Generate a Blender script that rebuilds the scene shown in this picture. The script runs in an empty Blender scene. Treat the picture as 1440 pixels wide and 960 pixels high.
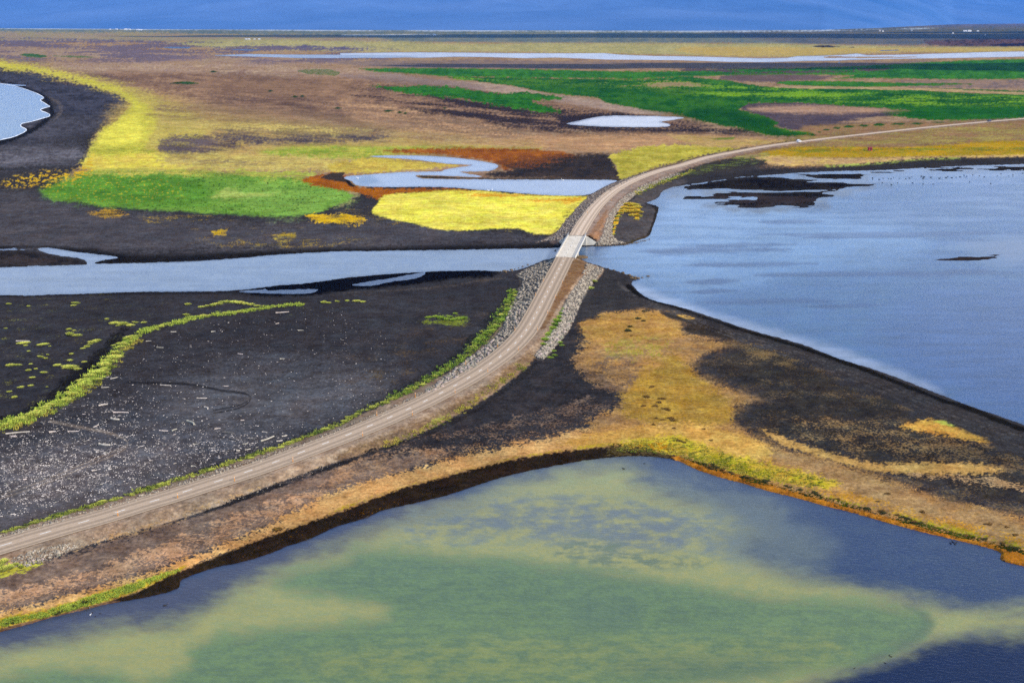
import bpy, bmesh, math, random
import numpy as np
from mathutils import Vector, Matrix
R = math.radians
rng = np.random.RandomState(7)
random.seed(7)
S = bpy.context.scene
COL = S.collection

# ------------------------------------------------------------------ camera, sky, sun, exposure
CAM_H, FPX, HOR = 107.0, 1700.0, 26.0            # height above the water, focal length in photo pixels, horizon row
PITCH = math.atan((480.0 - HOR) / FPX)
cam_d = bpy.data.cameras.new('camera')
cam = bpy.data.objects.new('camera', cam_d); COL.objects.link(cam)
cam.location = (0, 0, CAM_H); cam.rotation_euler = (math.pi/2 - PITCH, 0, 0)
cam_d.sensor_width = 36.0; cam_d.lens = FPX / 1440.0 * 36.0
cam_d.clip_start = 1.0; cam_d.clip_end = 200000.0
S.camera = cam

SUN_EL, SUN_AZ = R(38), R(112)                    # azimuth clockwise from the viewing direction (+Y)
W = bpy.data.worlds.new('World'); S.world = W; W.use_nodes = True
wn = W.node_tree; wn.nodes.clear()
wo = wn.nodes.new('ShaderNodeOutputWorld'); wb = wn.nodes.new('ShaderNodeBackground')
sk = wn.nodes.new('ShaderNodeTexSky'); sk.sky_type = 'NISHITA'; sk.sun_disc = False
sk.sun_elevation = SUN_EL; sk.sun_rotation = SUN_AZ; sk.altitude = 100; sk.air_density = 1.0
sk.dust_density = 0.6; sk.ozone_density = 2.5
wb.inputs['Strength'].default_value = 0.15
tcw = wn.nodes.new('ShaderNodeTexCoord'); spw = wn.nodes.new('ShaderNodeSeparateXYZ'); wn.links.new(tcw.outputs['Generated'], spw.inputs[0])
def wmath(op, a, b=None, c=None):
    n = wn.nodes.new('ShaderNodeMath'); n.operation = op
    for i, x in enumerate((a, b, c)):
        if x is None: continue
        if isinstance(x, (int, float)): n.inputs[i].default_value = x
        else: wn.links.new(x, n.inputs[i])
    return n.outputs[0]
zc = wmath('ADD', wmath('MAXIMUM', spw.outputs['Z'], 0.0), 0.12)
cb = wn.nodes.new('ShaderNodeCombineXYZ'); wn.links.new(wmath('DIVIDE', spw.outputs['X'], zc), cb.inputs[0]); wn.links.new(wmath('DIVIDE', spw.outputs['Y'], zc), cb.inputs[1])
cn = wn.nodes.new('ShaderNodeTexNoise'); cn.inputs['Scale'].default_value = 0.9; cn.inputs['Detail'].default_value = 6; cn.inputs['Roughness'].default_value = 0.55; wn.links.new(cb.outputs[0], cn.inputs['Vector'])
# broken cloud deck, closing up towards the horizon
thick = wmath('SUBTRACT', 0.60, wmath('MULTIPLY', wmath('SUBTRACT', 0.55, spw.outputs['Z']), 0.50))
mrw = wn.nodes.new('ShaderNodeMapRange'); mrw.interpolation_type = 'SMOOTHSTEP'; mrw.inputs['To Max'].default_value = 0.85
wn.links.new(cn.outputs['Fac'], mrw.inputs['Value']); wn.links.new(wmath('SUBTRACT', thick, 0.10), mrw.inputs['From Min']); wn.links.new(wmath('ADD', thick, 0.14), mrw.inputs['From Max'])
mxw = wn.nodes.new('ShaderNodeMix'); mxw.data_type = 'RGBA'
crw = wn.nodes.new('ShaderNodeValToRGB'); wn.links.new(spw.outputs['Z'], crw.inputs['Fac']); ce = crw.color_ramp.elements
ce[0].position = 0.03; ce[0].color = (6.3, 6.8, 7.3, 1); ce[1].position = 0.62; ce[1].color = (3.0, 3.5, 4.2, 1)
el = ce.new(0.15); el.color = (4.9, 5.5, 6.2, 1); el = ce.new(0.30); el.color = (3.3, 3.9, 4.8, 1)
wn.links.new(crw.outputs['Color'], mxw.inputs[7])
wn.links.new(mrw.outputs[0], mxw.inputs[0]); wn.links.new(sk.outputs[0], mxw.inputs[6]); wn.links.new(mxw.outputs[2], wb.inputs['Color'])
wn.links.new(wb.outputs[0], wo.inputs['Surface'])

sd = bpy.data.lights.new('sun', 'SUN'); sd.energy = 3.6; sd.angle = R(0.5); sd.color = (1.0, 0.93, 0.82)
sun = bpy.data.objects.new('sun', sd); COL.objects.link(sun)
sv = Vector((math.sin(SUN_AZ)*math.cos(SUN_EL), math.cos(SUN_AZ)*math.cos(SUN_EL), math.sin(SUN_EL)))
sun.rotation_euler = sv.to_track_quat('Z', 'Y').to_euler(); sun.location = (300, 100, 400)

S.view_settings.view_transform = 'Standard'; S.view_settings.look = 'None'
S.view_settings.exposure = 0.7; S.view_settings.gamma = 1.0; S.view_settings.use_curve_mapping = False
S.render.engine = 'CYCLES'
S.cycles.use_denoising = False; S.cycles.denoiser = 'OPENIMAGEDENOISE'; S.cycles.denoising_input_passes = 'RGB_ALBEDO_NORMAL'
S.cycles.max_bounces = 5; S.cycles.diffuse_bounces = 2; S.cycles.glossy_bounces = 3
S.cycles.transmission_bounces = 2; S.cycles.volume_bounces = 0; S.cycles.transparent_max_bounces = 6
S.cycles.caustics_reflective = False; S.cycles.caustics_refractive = False
HAZE, AIR = 2.7e-5, np.array((0.055, 0.17, 0.56))   # density of the air per metre, colour it takes on
LIGHT = 1.52                                      # light a flat white surface sends back: turns seen colours into albedo

# ------------------------------------------------------------------ helpers
cp, sp = math.cos(PITCH), math.sin(PITCH)
def unproj(u, v, z=0.0):
    """photo direction (u,v) -> world point on the level z (works on arrays)"""
    a = (np.asarray(u, float) - 720.0) / FPX; b = (480.0 - np.asarray(v, float)) / FPX
    dx = a; dy = cp + b*sp; dz = -sp + b*cp
    t = (z - CAM_H) / dz
    return dx*t, dy*t, z + 0*dx*t
def P(u, v, z=0.0):
    x, y, zz = unproj(u, v, z); return Vector((float(x), float(y), float(zz)))
def ppm(u, v):
    """photo pixels per metre at that ground point"""
    p = P(u, v, 0); zc = p.y*cp + CAM_H*sp
    return FPX / zc
def lin(c):
    c = np.asarray(c, float)/255.0
    return np.where(c <= 0.04045, c/12.92, ((c+0.055)/1.055)**2.4)
def alb(c, k=None):
    return np.clip(lin(c) / (k or LIGHT), 0.001, 0.95)
def sstep(a, b, x):
    t = np.clip((x-a)/(b-a), 0, 1); return t*t*(3-2*t)
_perm = np.random.RandomState(3).rand(65536).astype(np.float32)
def vnoise(x, y, seed=0):
    """gradient noise, about 0..1"""
    xi = np.floor(x).astype(np.int64); yi = np.floor(y).astype(np.int64)
    fx = (x-xi).astype(np.float32); fy = (y-yi).astype(np.float32)
    ux = fx*fx*fx*(fx*(fx*6-15)+10); uy = fy*fy*fy*(fy*(fy*6-15)+10)
    def g(i, j, dx, dy):
        a = _perm[((i*73856093) ^ (j*19349663) ^ (seed*83492791)) & 65535]*6.2831853
        return np.cos(a)*dx + np.sin(a)*dy
    a = g(xi, yi, fx, fy); b = g(xi+1, yi, fx-1, fy); c = g(xi, yi+1, fx, fy-1); d = g(xi+1, yi+1, fx-1, fy-1)
    return np.clip(0.5 + 0.85*((a*(1-ux)+b*ux)*(1-uy) + (c*(1-ux)+d*ux)*uy), 0, 1)
def vnoise_old(x, y, seed=0):
    xi = np.floor(x).astype(np.int64); yi = np.floor(y).astype(np.int64)
    fx = (x-xi).astype(np.float32); fy = (y-yi).astype(np.float32)
    fx = fx*fx*fx*(fx*(fx*6-15)+10); fy = fy*fy*fy*(fy*(fy*6-15)+10)
    def h(i, j): return _perm[((i*73856093) ^ (j*19349663) ^ (seed*83492791)) & 65535]
    a = h(xi, yi); b = h(xi+1, yi); c = h(xi, yi+1); d = h(xi+1, yi+1)
    return (a*(1-fx)+b*fx)*(1-fy) + (c*(1-fx)+d*fx)*fy
def fbm(x, y, octv=4, seed=0, gain=0.55):
    s = 0; amp = 1; tot = 0
    c, sn = 0.8, 0.6
    for o in range(octv):
        s = s + amp*vnoise(x, y, seed+o*17); tot += amp; amp *= gain
        x, y = (c*x - sn*y)*2.03 + 13.7, (sn*x + c*y)*2.03 - 7.1
    return s/tot*2 - 1
def sfbm(x, y, octv=4, seed=0, gain=0.55):
    """same without turning the octaves: keeps streaks level"""
    s = 0; amp = 1; tot = 0
    for o in range(octv):
        s = s + amp*vnoise(x, y, seed+o*17); tot += amp; amp *= gain
        x, y = x*2.03 + 13.7, y*2.03 - 7.1
    return s/tot*2 - 1
def crom(pts, n=3, closed=True):
    pts = np.asarray(pts, float); m = len(pts); out = []
    rngk = range(m) if closed else range(m-1)
    for i in rngk:
        if closed: p0, p1, p2, p3 = pts[i-1], pts[i], pts[(i+1) % m], pts[(i+2) % m]
        else: p0, p1, p2, p3 = pts[max(i-1, 0)], pts[i], pts[i+1], pts[min(i+2, m-1)]
        for k in range(n):
            t = k/n
            out.append(0.5*((2*p1)+(-p0+p2)*t+(2*p0-5*p1+4*p2-p3)*t*t+(-p0+3*p1-3*p2+p3)*t**3))
    if not closed: out.append(pts[-1])
    return np.array(out)

def tag(o, label=None, cat=None, group=None, kind=None):
    if label: o['label'] = label
    if cat: o['category'] = cat
    if group: o['group'] = group
    if kind: o['kind'] = kind
    return o
def link_mesh(name, verts, faces, mat=None, parent=None, smooth=False):
    me = bpy.data.meshes.new(name); me.from_pydata([tuple(v) for v in verts], [], faces); me.update()
    if mat: me.materials.append(mat)
    if smooth: me.polygons.foreach_set('use_smooth', [True]*len(me.polygons))
    o = bpy.data.objects.new(name, me); COL.objects.link(o)
    if parent: o.parent = parent
    return o
def np_mesh(name, V, F, mat=None, smooth=True):
    """V (n,3), F (m,k) numpy -> object"""
    me = bpy.data.meshes.new(name); n, (m, k) = len(V), F.shape
    me.vertices.add(n); me.vertices.foreach_set('co', np.ascontiguousarray(V, np.float32).ravel())
    me.loops.add(m*k); me.loops.foreach_set('vertex_index', np.ascontiguousarray(F, np.int32).ravel())
    me.polygons.add(m); me.polygons.foreach_set('loop_start', np.arange(0, m*k, k, dtype=np.int32))
    me.polygons.foreach_set('loop_total', np.full(m, k, np.int32))
    if smooth: me.polygons.foreach_set('use_smooth', np.ones(m, bool))
    me.update(calc_edges=True)
    if mat: me.materials.append(mat)
    o = bpy.data.objects.new(name, me); COL.objects.link(o)
    return o
def empty(name, loc=(0, 0, 0), rz=0.0):
    o = bpy.data.objects.new(name, None); o.location = loc; o.rotation_euler = (0, 0, rz); COL.objects.link(o); return o
def dup(root, loc, rz=0.0, scale=None):
    c = root.copy(); COL.objects.link(c); c.location = loc; c.rotation_euler = (0, 0, rz)
    if scale is not None: c.scale = scale
    for ch in root.children:
        k = ch.copy(); COL.objects.link(k); k.parent = c
        for g in ch.children:
            d = g.copy(); COL.objects.link(d); d.parent = k
    return c
class MB:
    """collects boxes, bars and prisms for one mesh"""
    def __init__(s): s.v = []; s.f = []
    def add(s, vs, fs):
        b = len(s.v); s.v += [tuple(x) for x in vs]; s.f += [tuple(i+b for i in q) for q in fs]
    def box(s, x0, x1, y0, y1, z0, z1):
        s.add([(x0,y0,z0),(x1,y0,z0),(x1,y1,z0),(x0,y1,z0),(x0,y0,z1),(x1,y0,z1),(x1,y1,z1),(x0,y1,z1)],
              [(3,2,1,0),(4,5,6,7),(0,1,5,4),(1,2,6,5),(2,3,7,6),(3,0,4,7)])
    def hexa(s, lo, hi):
        s.add(list(lo)+list(hi), [(3,2,1,0),(4,5,6,7),(0,1,5,4),(1,2,6,5),(2,3,7,6),(3,0,4,7)])
    def lathe(s, prof, n=10, c=(0,0,0), axis='z'):
        b = []
        for r, h in prof:
            for k in range(n):
                a = 2*math.pi*k/n
                p = (r*math.cos(a), r*math.sin(a), h) if axis == 'z' else ((r*math.cos(a), h, r*math.sin(a)) if axis == 'y' else (h, r*math.cos(a), r*math.sin(a)))
                b.append((p[0]+c[0], p[1]+c[1], p[2]+c[2]))
        f = []
        for i in range(len(prof)-1):
            for k in range(n):
                f.append((i*n+k, i*n+(k+1) % n, (i+1)*n+(k+1) % n, (i+1)*n+k))
        f.append(tuple(range(n-1, -1, -1))); f.append(tuple((len(prof)-1)*n+k for k in range(n)))
        s.add(b, f)
    def build(s, name, mat, parent=None, smooth=False): return link_mesh(name, s.v, s.f, mat, parent, smooth)

# ------------------------------------------------------------------ materials
def new_mat(name):
    m = bpy.data.materials.new(name); m.use_nodes = True
    nt = m.node_tree; b = nt.nodes['Principled BSDF']
    return m, nt, b
def simple(name, c, rough=0.8, var=0.25, scale=3.0, spec=0.3, c2=None, metal=0.0, rnd=0.0):
    """noise-varied paint / stone / wood"""
    m, nt, b = new_mat(name)
    n = nt.nodes.new('ShaderNodeTexNoise'); n.inputs['Scale'].default_value = scale; n.inputs['Detail'].default_value = 6
    tc = nt.nodes.new('ShaderNodeTexCoord'); nt.links.new(tc.outputs['Object'], n.inputs['Vector'])
    r = nt.nodes.new('ShaderNodeValToRGB')
    c = np.asarray(c, float); lo = c*(1-var) if c2 is None else np.asarray(c2, float); hi = np.clip(c*(1+var), 0, 1) if c2 is None else c
    r.color_ramp.elements[0].position = 0.32; r.color_ramp.elements[0].color = (*lo, 1)
    r.color_ramp.elements[1].position = 0.68; r.color_ramp.elements[1].color = (*hi, 1)
    nt.links.new(n.outputs['Fac'], r.inputs['Fac'])
    out = r.outputs['Color']
    if rnd:
        oi = nt.nodes.new('ShaderNodeObjectInfo'); mp = nt.nodes.new('ShaderNodeMapRange')
        mp.inputs['To Min'].default_value = 1-rnd; mp.inputs['To Max'].default_value = 1+rnd
        nt.links.new(oi.outputs['Random'], mp.inputs['Value'])
        hs = nt.nodes.new('ShaderNodeHueSaturation'); nt.links.new(out, hs.inputs['Color']); nt.links.new(mp.outputs[0], hs.inputs['Value'])
        mp2 = nt.nodes.new('ShaderNodeMapRange'); mp2.inputs['To Min'].default_value = 0.5+rnd*0.12; mp2.inputs['To Max'].default_value = 0.5-rnd*0.12
        nt.links.new(oi.outputs['Random'], mp2.inputs['Value']); nt.links.new(mp2.outputs[0], hs.inputs['Hue'])
        out = hs.outputs['Color']
    nt.links.new(out, b.inputs['Base Color'])
    b.inputs['Roughness'].default_value = rough; b.inputs['Specular IOR Level'].default_value = spec; b.inputs['Metallic'].default_value = metal
    return m
M = {}
M['concrete'] = simple('pale_concrete', (0.60, 0.55, 0.46), 0.85, 0.15, 0.7)
M['deck'] = simple('worn_concrete_deck', (0.56, 0.49, 0.385), 0.9, 0.14, 0.5)
M['steel'] = simple('galvanised_steel', (0.42, 0.43, 0.44), 0.45, 0.1, 4, 0.5, metal=0.6)
M['dark_steel'] = simple('dark_girder_steel', (0.10, 0.09, 0.08), 0.6, 0.3, 2)
M['mossy'] = simple('weedy_rock', (0.20, 0.12, 0.04), 0.9, 0.5, 2, c2=(0.05, 0.035, 0.02))
M['white_line'] = simple('road_paint', (0.72, 0.69, 0.62), 0.7, 0.12, 1.5)
M['post'] = simple('marker_post_yellow', (0.75, 0.30, 0.03), 0.6, 0.1, 4)
M['post_band'] = simple('marker_reflector', (0.8, 0.8, 0.78), 0.4, 0.05, 4)
M['wood'] = simple('bleached_driftwood', (0.60, 0.52, 0.43), 0.85, 0.3, 3, c2=(0.36, 0.30, 0.24), rnd=0.25)
M['wood_dark'] = simple('grey_driftwood', (0.16, 0.14, 0.125), 0.9, 0.3, 3, c2=(0.09, 0.08, 0.07), rnd=0.2)
M['debris'] = simple('bleached_debris', (0.70, 0.61, 0.52), 0.85, 0.3, 0.35, c2=(0.22, 0.18, 0.16))
M['rock'] = simple('riprap_stone', (0.44, 0.365, 0.265), 0.9, 0.4, 0.7, c2=(0.11, 0.09, 0.07))
M['rock_one'] = simple('riprap_stone_single', (0.40, 0.335, 0.25), 0.9, 0.3, 1.2, c2=(0.19, 0.16, 0.125), rnd=0.4)
M['rock_shaded'] = simple('riprap_stone_shaded', (0.36, 0.29, 0.22), 0.9, 0.4, 0.7, c2=(0.10, 0.08, 0.065))  # darker copy of the riprap stone: left-side shade put into the colour
M['car_white'] = simple('car_paint_white', (0.75, 0.75, 0.74), 0.3, 0.04, 1, 0.5)
M['car_dark'] = simple('car_paint_dark', (0.03, 0.025, 0.05), 0.3, 0.1, 1, 0.5)
M['tyre'] = simple('tyre_rubber', (0.02, 0.02, 0.02), 0.9, 0.2, 4)
M['rim'] = simple('wheel_rim', (0.4, 0.4, 0.42), 0.4, 0.1, 4, metal=0.7)
M['glass'] = simple('dark_glass', (0.03, 0.035, 0.04), 0.08, 0.1, 1, 0.6)
M['lamp'] = simple('lamp_glass', (0.7, 0.68, 0.6), 0.2, 0.05, 2)
M['red_wall'] = simple('red_painted_boards', (0.42, 0.03, 0.02), 0.7, 0.2, 1.5)
M['red_dark'] = simple('dark_red_roof', (0.20, 0.025, 0.02), 0.7, 0.2, 1.5)
M['door_dark'] = simple('dark_door', (0.05, 0.03, 0.025), 0.7, 0.2, 1.5)
M['house_white'] = simple('whitewashed_wall', (0.80, 0.80, 0.78), 0.8, 0.06, 0.3)
M['house_roof'] = simple('pale_sheet_roof', (0.62, 0.60, 0.58), 0.6, 0.1, 0.3)
M['house_roof_red'] = simple('rusty_sheet_roof', (0.40, 0.20, 0.14), 0.6, 0.2, 0.3)
M['bird_dark'] = simple('dark_plumage', (0.02, 0.018, 0.016), 0.8, 0.3, 6)
M['bird_white'] = simple('white_plumage', (0.80, 0.79, 0.76), 0.8, 0.05, 6)
M['beak'] = simple('orange_beak', (0.5, 0.2, 0.02), 0.6, 0.1, 6)
M['foam'] = simple('surf_foam', (0.80, 0.82, 0.84), 0.9, 0.15, 0.2)

# ------------------------------------------------------------------ outlines read off the photograph's ground (photo coordinates)
SEA = [(0,117.5),(20,121),(40,127),(55,133),(62,138),(57,141),(66,147),(70,150),(63,152),(57,155),(64,158),(70,161),(69,164),(62,166),(45,171),(31,174),(30,178),(36,181),(37,184),(30,188),(18,193),(0,197),(-60,210),(-600,330),(-600,90)]
RIVER = [(-600,384),(0,376),(33,374.3),(67,373.5),(100,372.8),(122,371.6),(119,366),(108,362.5),(90,360.5),(75,358),(60,354),(52,350.5),(56,349),(68,348.5),(90,351.5),(113,355),(133,357.3),(153,359.3),(168,362.3),(157,364),(142,366.7),(133,371),(183,370),(233,368.7),(283,366.7),(333,363.3),(383,358.7),(417,356.7),(467,353.9),(530,353),(580,352),(647,351.3),(713,350),(773,349),(790,347.3),(806,346.5),(806,362),(780,362.5),(763,366.7),(747,373.3),(727,380),(703,382),(680,380.3),(630,381),(590,382.7),(547,385.3),(500,389.3),(480,391.7),(443,396.7),(423,399),(393,401),(370,404),(353,406),(320,409),(283,409.7),(233,410),(183,410.7),(133,412.3),(83,414),(33,415.7),(0,415),(-600,418)]
SLIVER = [(-600,352),(0,350),(14,349),(16,350.5),(8,352),(-600,357)]
POOL1 = [(333,410),(370,407),(374,405),(377,408),(417,406.7),(447,406.7),(443,410),(427,414),(400,414),(367,412)]
POOL2 = [(495,400),(523,395),(553,390.7),(573,386.7),(597,383.3),(593,388.3),(577,392.7),(547,396.7),(523,401.7),(500,401.7)]
LAGOON = [(806,346.5),(817,346.5),(838,347),(859,345.8),(877,345),(889,341.7),(900.5,336.8),(912,333),(915.6,326),(919.4,316),(923.7,303.7),(926.2,293.7),(925,290.6),(917.5,288),(909,286),(912.5,283.7),(921,280.6),(927.5,276),(930,271),(937.5,266),(947.5,263),(965,260),(1000,255),(1040,249),(1080,246.5),(1120,243.3),(1177,240.7),(1243,239.3),(1287,236.7),(1327,234.7),(1370,232.7),(1407,232),(1440,231),(1600,227),(1900,222),(2300,300),(2300,900),(1900,790),(1600,664),(1440,597.3),(1377,575),(1327,556.7),(1277,536.7),(1227,518.3),(1177,503.3),(1127,483.3),(1077,470),(1043,460),(993,443.3),(960,432.5),(917,421.7),(902,413),(893,405),(888,399.5),(890,395.5),(899,391.7),(892,389),(881,386),(873,383),(859,379),(848,375.7),(838,372),(825.5,368.7),(816,364),(809,361.5),(806,361.5)]
BARS = [
 [(962,262.5),(1005,254.5),(1040,249.5),(1080,248.5),(1110,250),(1140,254),(1180,256.5),(1233,259),(1215,262),(1190,264),(1170,268),(1100,268.5),(1040,267),(985,266),(963,264.5)],
 [(962,279),(975,276),(1000,275.5),(1008,271),(1030,269.5),(1100,269.8),(1165,269.5),(1158,272),(1174,276.5),(1150,279),(1145,283),(1148,288),(1130,291),(1110,290),(1085,291),(1065,293.5),(1050,292),(1020,288),(1003,287),(1008,283),(1030,281.5),(1062,280),(1064,277.5),(1040,277),(1010,280),(980,280)],
 [(1300,237),(1330,236),(1370,235),(1366,238),(1340,241),(1310,240)],
 [(1375,238),(1400,236),(1440,233.5),(1600,232),(1600,238),(1440,239.5),(1400,240)],
 [(1110,246.5),(1165,244),(1225,245),(1215,247),(1210,251.5),(1160,251.5),(1130,249)],
 [(1225,242),(1270,240.3),(1275,241.3),(1235,243.5)],
 [(1308,365),(1325,363.5),(1350,361.8),(1395,361),(1405,362.5),(1390,365),(1360,366.5),(1330,367)],
 [(1390,359.3),(1398,358),(1408,358),(1400,359.8)],
 [(1113,80.6),(1180,79.8),(1300,80.6),(1260,81.6),(1190,82.2)],
]
MEANDER = [(520,220),(540,218.8),(580,218.8),(613,220),(647,222.7),(680,227.3),(697,230.7),(700.7,233.3),(697,237.3),(687,240.7),(660,241.3),(647,242),(657,244.3),(677,247.7),(673,249.3),(647,248.3),(620,247),(590,246.4),(585,247.7),(593,250.9),(630,252),(713,252.5),(780,252.8),(830,252.8),(869,254),(857,259.3),(840,268.3),(827,274),(797,275.3),(763,274),(730,271.7),(693,268.3),(667,266.7),(640,264),(597,262.7),(547,263.3),(513,262.3),(500,260),(495,255),(485,251.7),(487,248.3),(513,246),(547,243.3),(580,241.7),(620,241.3),(624,239),(640,236),(663,233),(663,232.1),(630,230.4),(603,227),(573,223.8),(540,221.7)]
POND2 = [(796,174),(817,169.3),(837,165),(863,162.7),(913,163.3),(947,164.3),(963,165.7),(953,167.7),(940,170),(928,171.7),(940,174),(942,177.3),(923,179),(863,178.7),(817,176.7)]
LAKE = [(478,75),(580,73.8),(640,74.2),(720,75),(800,75.2),(850,75),(870,77),(920,79),(960,79.4),(1010,80.6),(1070,82.2),(1107,81.6),(1120,79.3),(1155,78.7),(1185,77.5),(1205,75.5),(1220,77.8),(1255,77.4),(1305,76),(1355,74.5),(1405,73),(1440,72.8),(1700,70),(1700,78),(1440,80),(1405,80.7),(1355,81.7),(1305,82.5),(1255,83.2),(1217,84),(1180,85.5),(1130,86.3),(1080,87.8),(1027,87.4),(960,85.2),(910,84.6),(850,84),(780,81.2),(740,82.3),(690,80.7),(640,80.2),(590,81.8),(540,79.9),(480,79.2)]
LAKE_W = [(290,78.4),(350,76.2),(400,77),(480,77.2),(600,79),(560,81.5),(480,82),(420,82),(360,80)]
THIN = [[(226,67),(240,66),(268,66.5),(266,68.5),(240,68.5)], [(318,70),(345,69.3),(372,70.5),(350,71.6)], [(1232,71),(1262,70.3),(1268,71.3),(1240,72)]]
FPOND = [(-600,1030),(-100,918),(0,888),(37.5,878),(75,867),(112.5,858.7),(142.5,850.5),(176,844.5),(210,838.5),(240,830.6),(252,825),(253.5,817.5),(259,813),(277.5,805.5),(311,795),(330,792.4),(349,787.5),(367.5,782),(390,773.6),(405,767),(431,759.4),(450,750.7),(480,737.5),(517.5,727.5),(532.5,719),(562.5,711.4),(592.5,705),(630,695.6),(667.5,683),(705,671),(742.5,662),(780,654.4),(817.5,648),(855,643),(892.5,641),(922.5,642.4),(945,645.7),(960,650.5),(982.5,661),(1009,670),(1042.5,678.7),(1080,690),(1121,700),(1162.5,711.7),(1204,722),(1252.5,736),(1297.5,748),(1335,756.7),(1372.5,765.7),(1395,771.7),(1408,778),(1406,785.6),(1421,792),(1440,796),(1560,830),(1900,960),(2300,1700),(-600,1700)]
ROAD_C = [(-260,843),(-100,797),(-20,774),(40.5,756),(95.6,740),(149,725),(197.6,710),(243.7,696.4),(285,683.3),(324,671),(362,658.5),(395.6,646.5),(426.7,635),(457.5,623.4),(486.7,612.3),(511.7,602.3),(536,592.3),(558.3,582.3),(579.7,572.7),(600,563),(617.7,554),(634,545.3),(649.3,537),(663.3,528.7),(676.3,520.7),(687.7,512.7),(698.3,505.3),(707.7,498),(716,490.7),(723.3,484),(729.5,477.3),(735.7,470.3),(744.5,458),(751.7,445.3),(758,434),(763.3,423.3),(769.7,410.7),(774.5,401),(779.4,391.7),(783.7,383.3),(787.6,375.7),(791.2,368.5),(794.6,361.6),(804,345),(811.4,331.2),(814.6,325.5),(817.6,320.2),(822.8,311.8),(830,301.3),(837.5,291.5),(845.5,283),(855,274.5),(866,266.4),(880,258.4),(895,251.6),(912,245.2),(932,238.8),(960,231.7),(993,221.8),(1027,215),(1060,208.8),(1093,203.5),(1127,199.2),(1177,193),(1227,187.6),(1293,180.3),(1360,173.8),(1440,167),(1560,158),(1700,150)]
ZV = np.array([20,150,200,240,265,300,320,331,361,370,420,500,600,760,900,1700.]); ZR = np.array([1.8,1.8,1.9,2.4,3.2,4.4,5.0,5.2,5.2,5.1,4.2,3.3,2.9,2.6,2.6,2.6])
def zroad(v): return np.interp(v, ZV, ZR)

# top of the road embankment and its foot
CREST_S = [(-300,843),(0,756),(95,727.5),(197,699),(285,672.5),(362,648.5),(426,626),(487,603.5),(536,584),(580,564.5),(618,546.5),(649,529.5),(676,513),(698,497.5),(712,484),(724,468.5),(735,452),(744,436),(752.5,418),(760,402),(767,389),(775.5,372),(781.5,361.6),
           (809.5,361.6),(818,366.5),(827,372),(823,383),(812,392),(802,407),(797,416),(786,430),(776,446),(768,462),(758,475),(745,490),(725,507),(700,525),(670,545),(630,566),(590,586),(540,608),(487,629),(426,652),(362,675),(285,700),(197,727),(95,757),(0,785),(-300,875)]
TOE_S = [(-300,842),(0,751),(41,738),(82,726),(135,711),(180,697),(232,681),(285,664),(337,647),(375,635),(420,619),(480,597),(500,587),(547,566),(580,549),(613,532),(643,516),(666,498),(684,480),(700,464),(712,444),(720,428),(728,410),(733,396),(727,386),(745,377),(764,368),(781,362.2),(808,362.2),(824,369),(842,375),(850,380),(836,397),(827,407),(817,424),(808,446),(798,468),(780,488),(764,506),(752,503),(737,519),(713,538),(693,554),(667,569),(623,593),(580,614),(530,632),(480,647),(412,671),(360,690),(319,707),(262,727),(195,746),(142,761),(94,776),(56,787),(0,803),(-300,890)]
CREST_N = [(799.8,331),(804,326),(811,313),(821,300),(834,286.5),(850,272.5),(866,262),(887,252),(910,243),(932,236.5),(960,229.5),(993,220),(1027,213.5),(1060,207.5),(1127,198.2),(1227,186.8),(1360,173),(1440,166.2),(1700,149),
           (1700,151),(1440,168),(1360,174.8),(1227,188.8),(1127,200.8),(1060,211),(1027,218),(993,225.5),(960,236),(932,246),(915,254),(895,263),(880,272),(866,284),(856,298),(849,312),(843,322),(835,328.5),(823,331.5)]
TOE_N = [(799.5,336),(785,344.5),(770,339),(754,341),(770,334),(787,322),(794,311),(804,300),(815,288),(830,274),(847,264),(865,256),(885,249.5),(910,240.5),(932,234.5),(960,227.8),(993,218.5),(1027,212.3),(1060,206.6),(1127,197.5),(1227,186.2),(1360,172.4),(1440,165.7),(1700,148.6),
         (1700,151.6),(1440,168.6),(1360,175.6),(1227,189.6),(1127,201.8),(1060,213),(1027,221),(993,229),(960,240),(940,249),(924,258),(907,267),(890,277),(875,290),(866,301),(861,315),(861,330),(868,340),(852,344.7),(838.5,344.6),(831,341.5),(823.5,337.5)]

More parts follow.
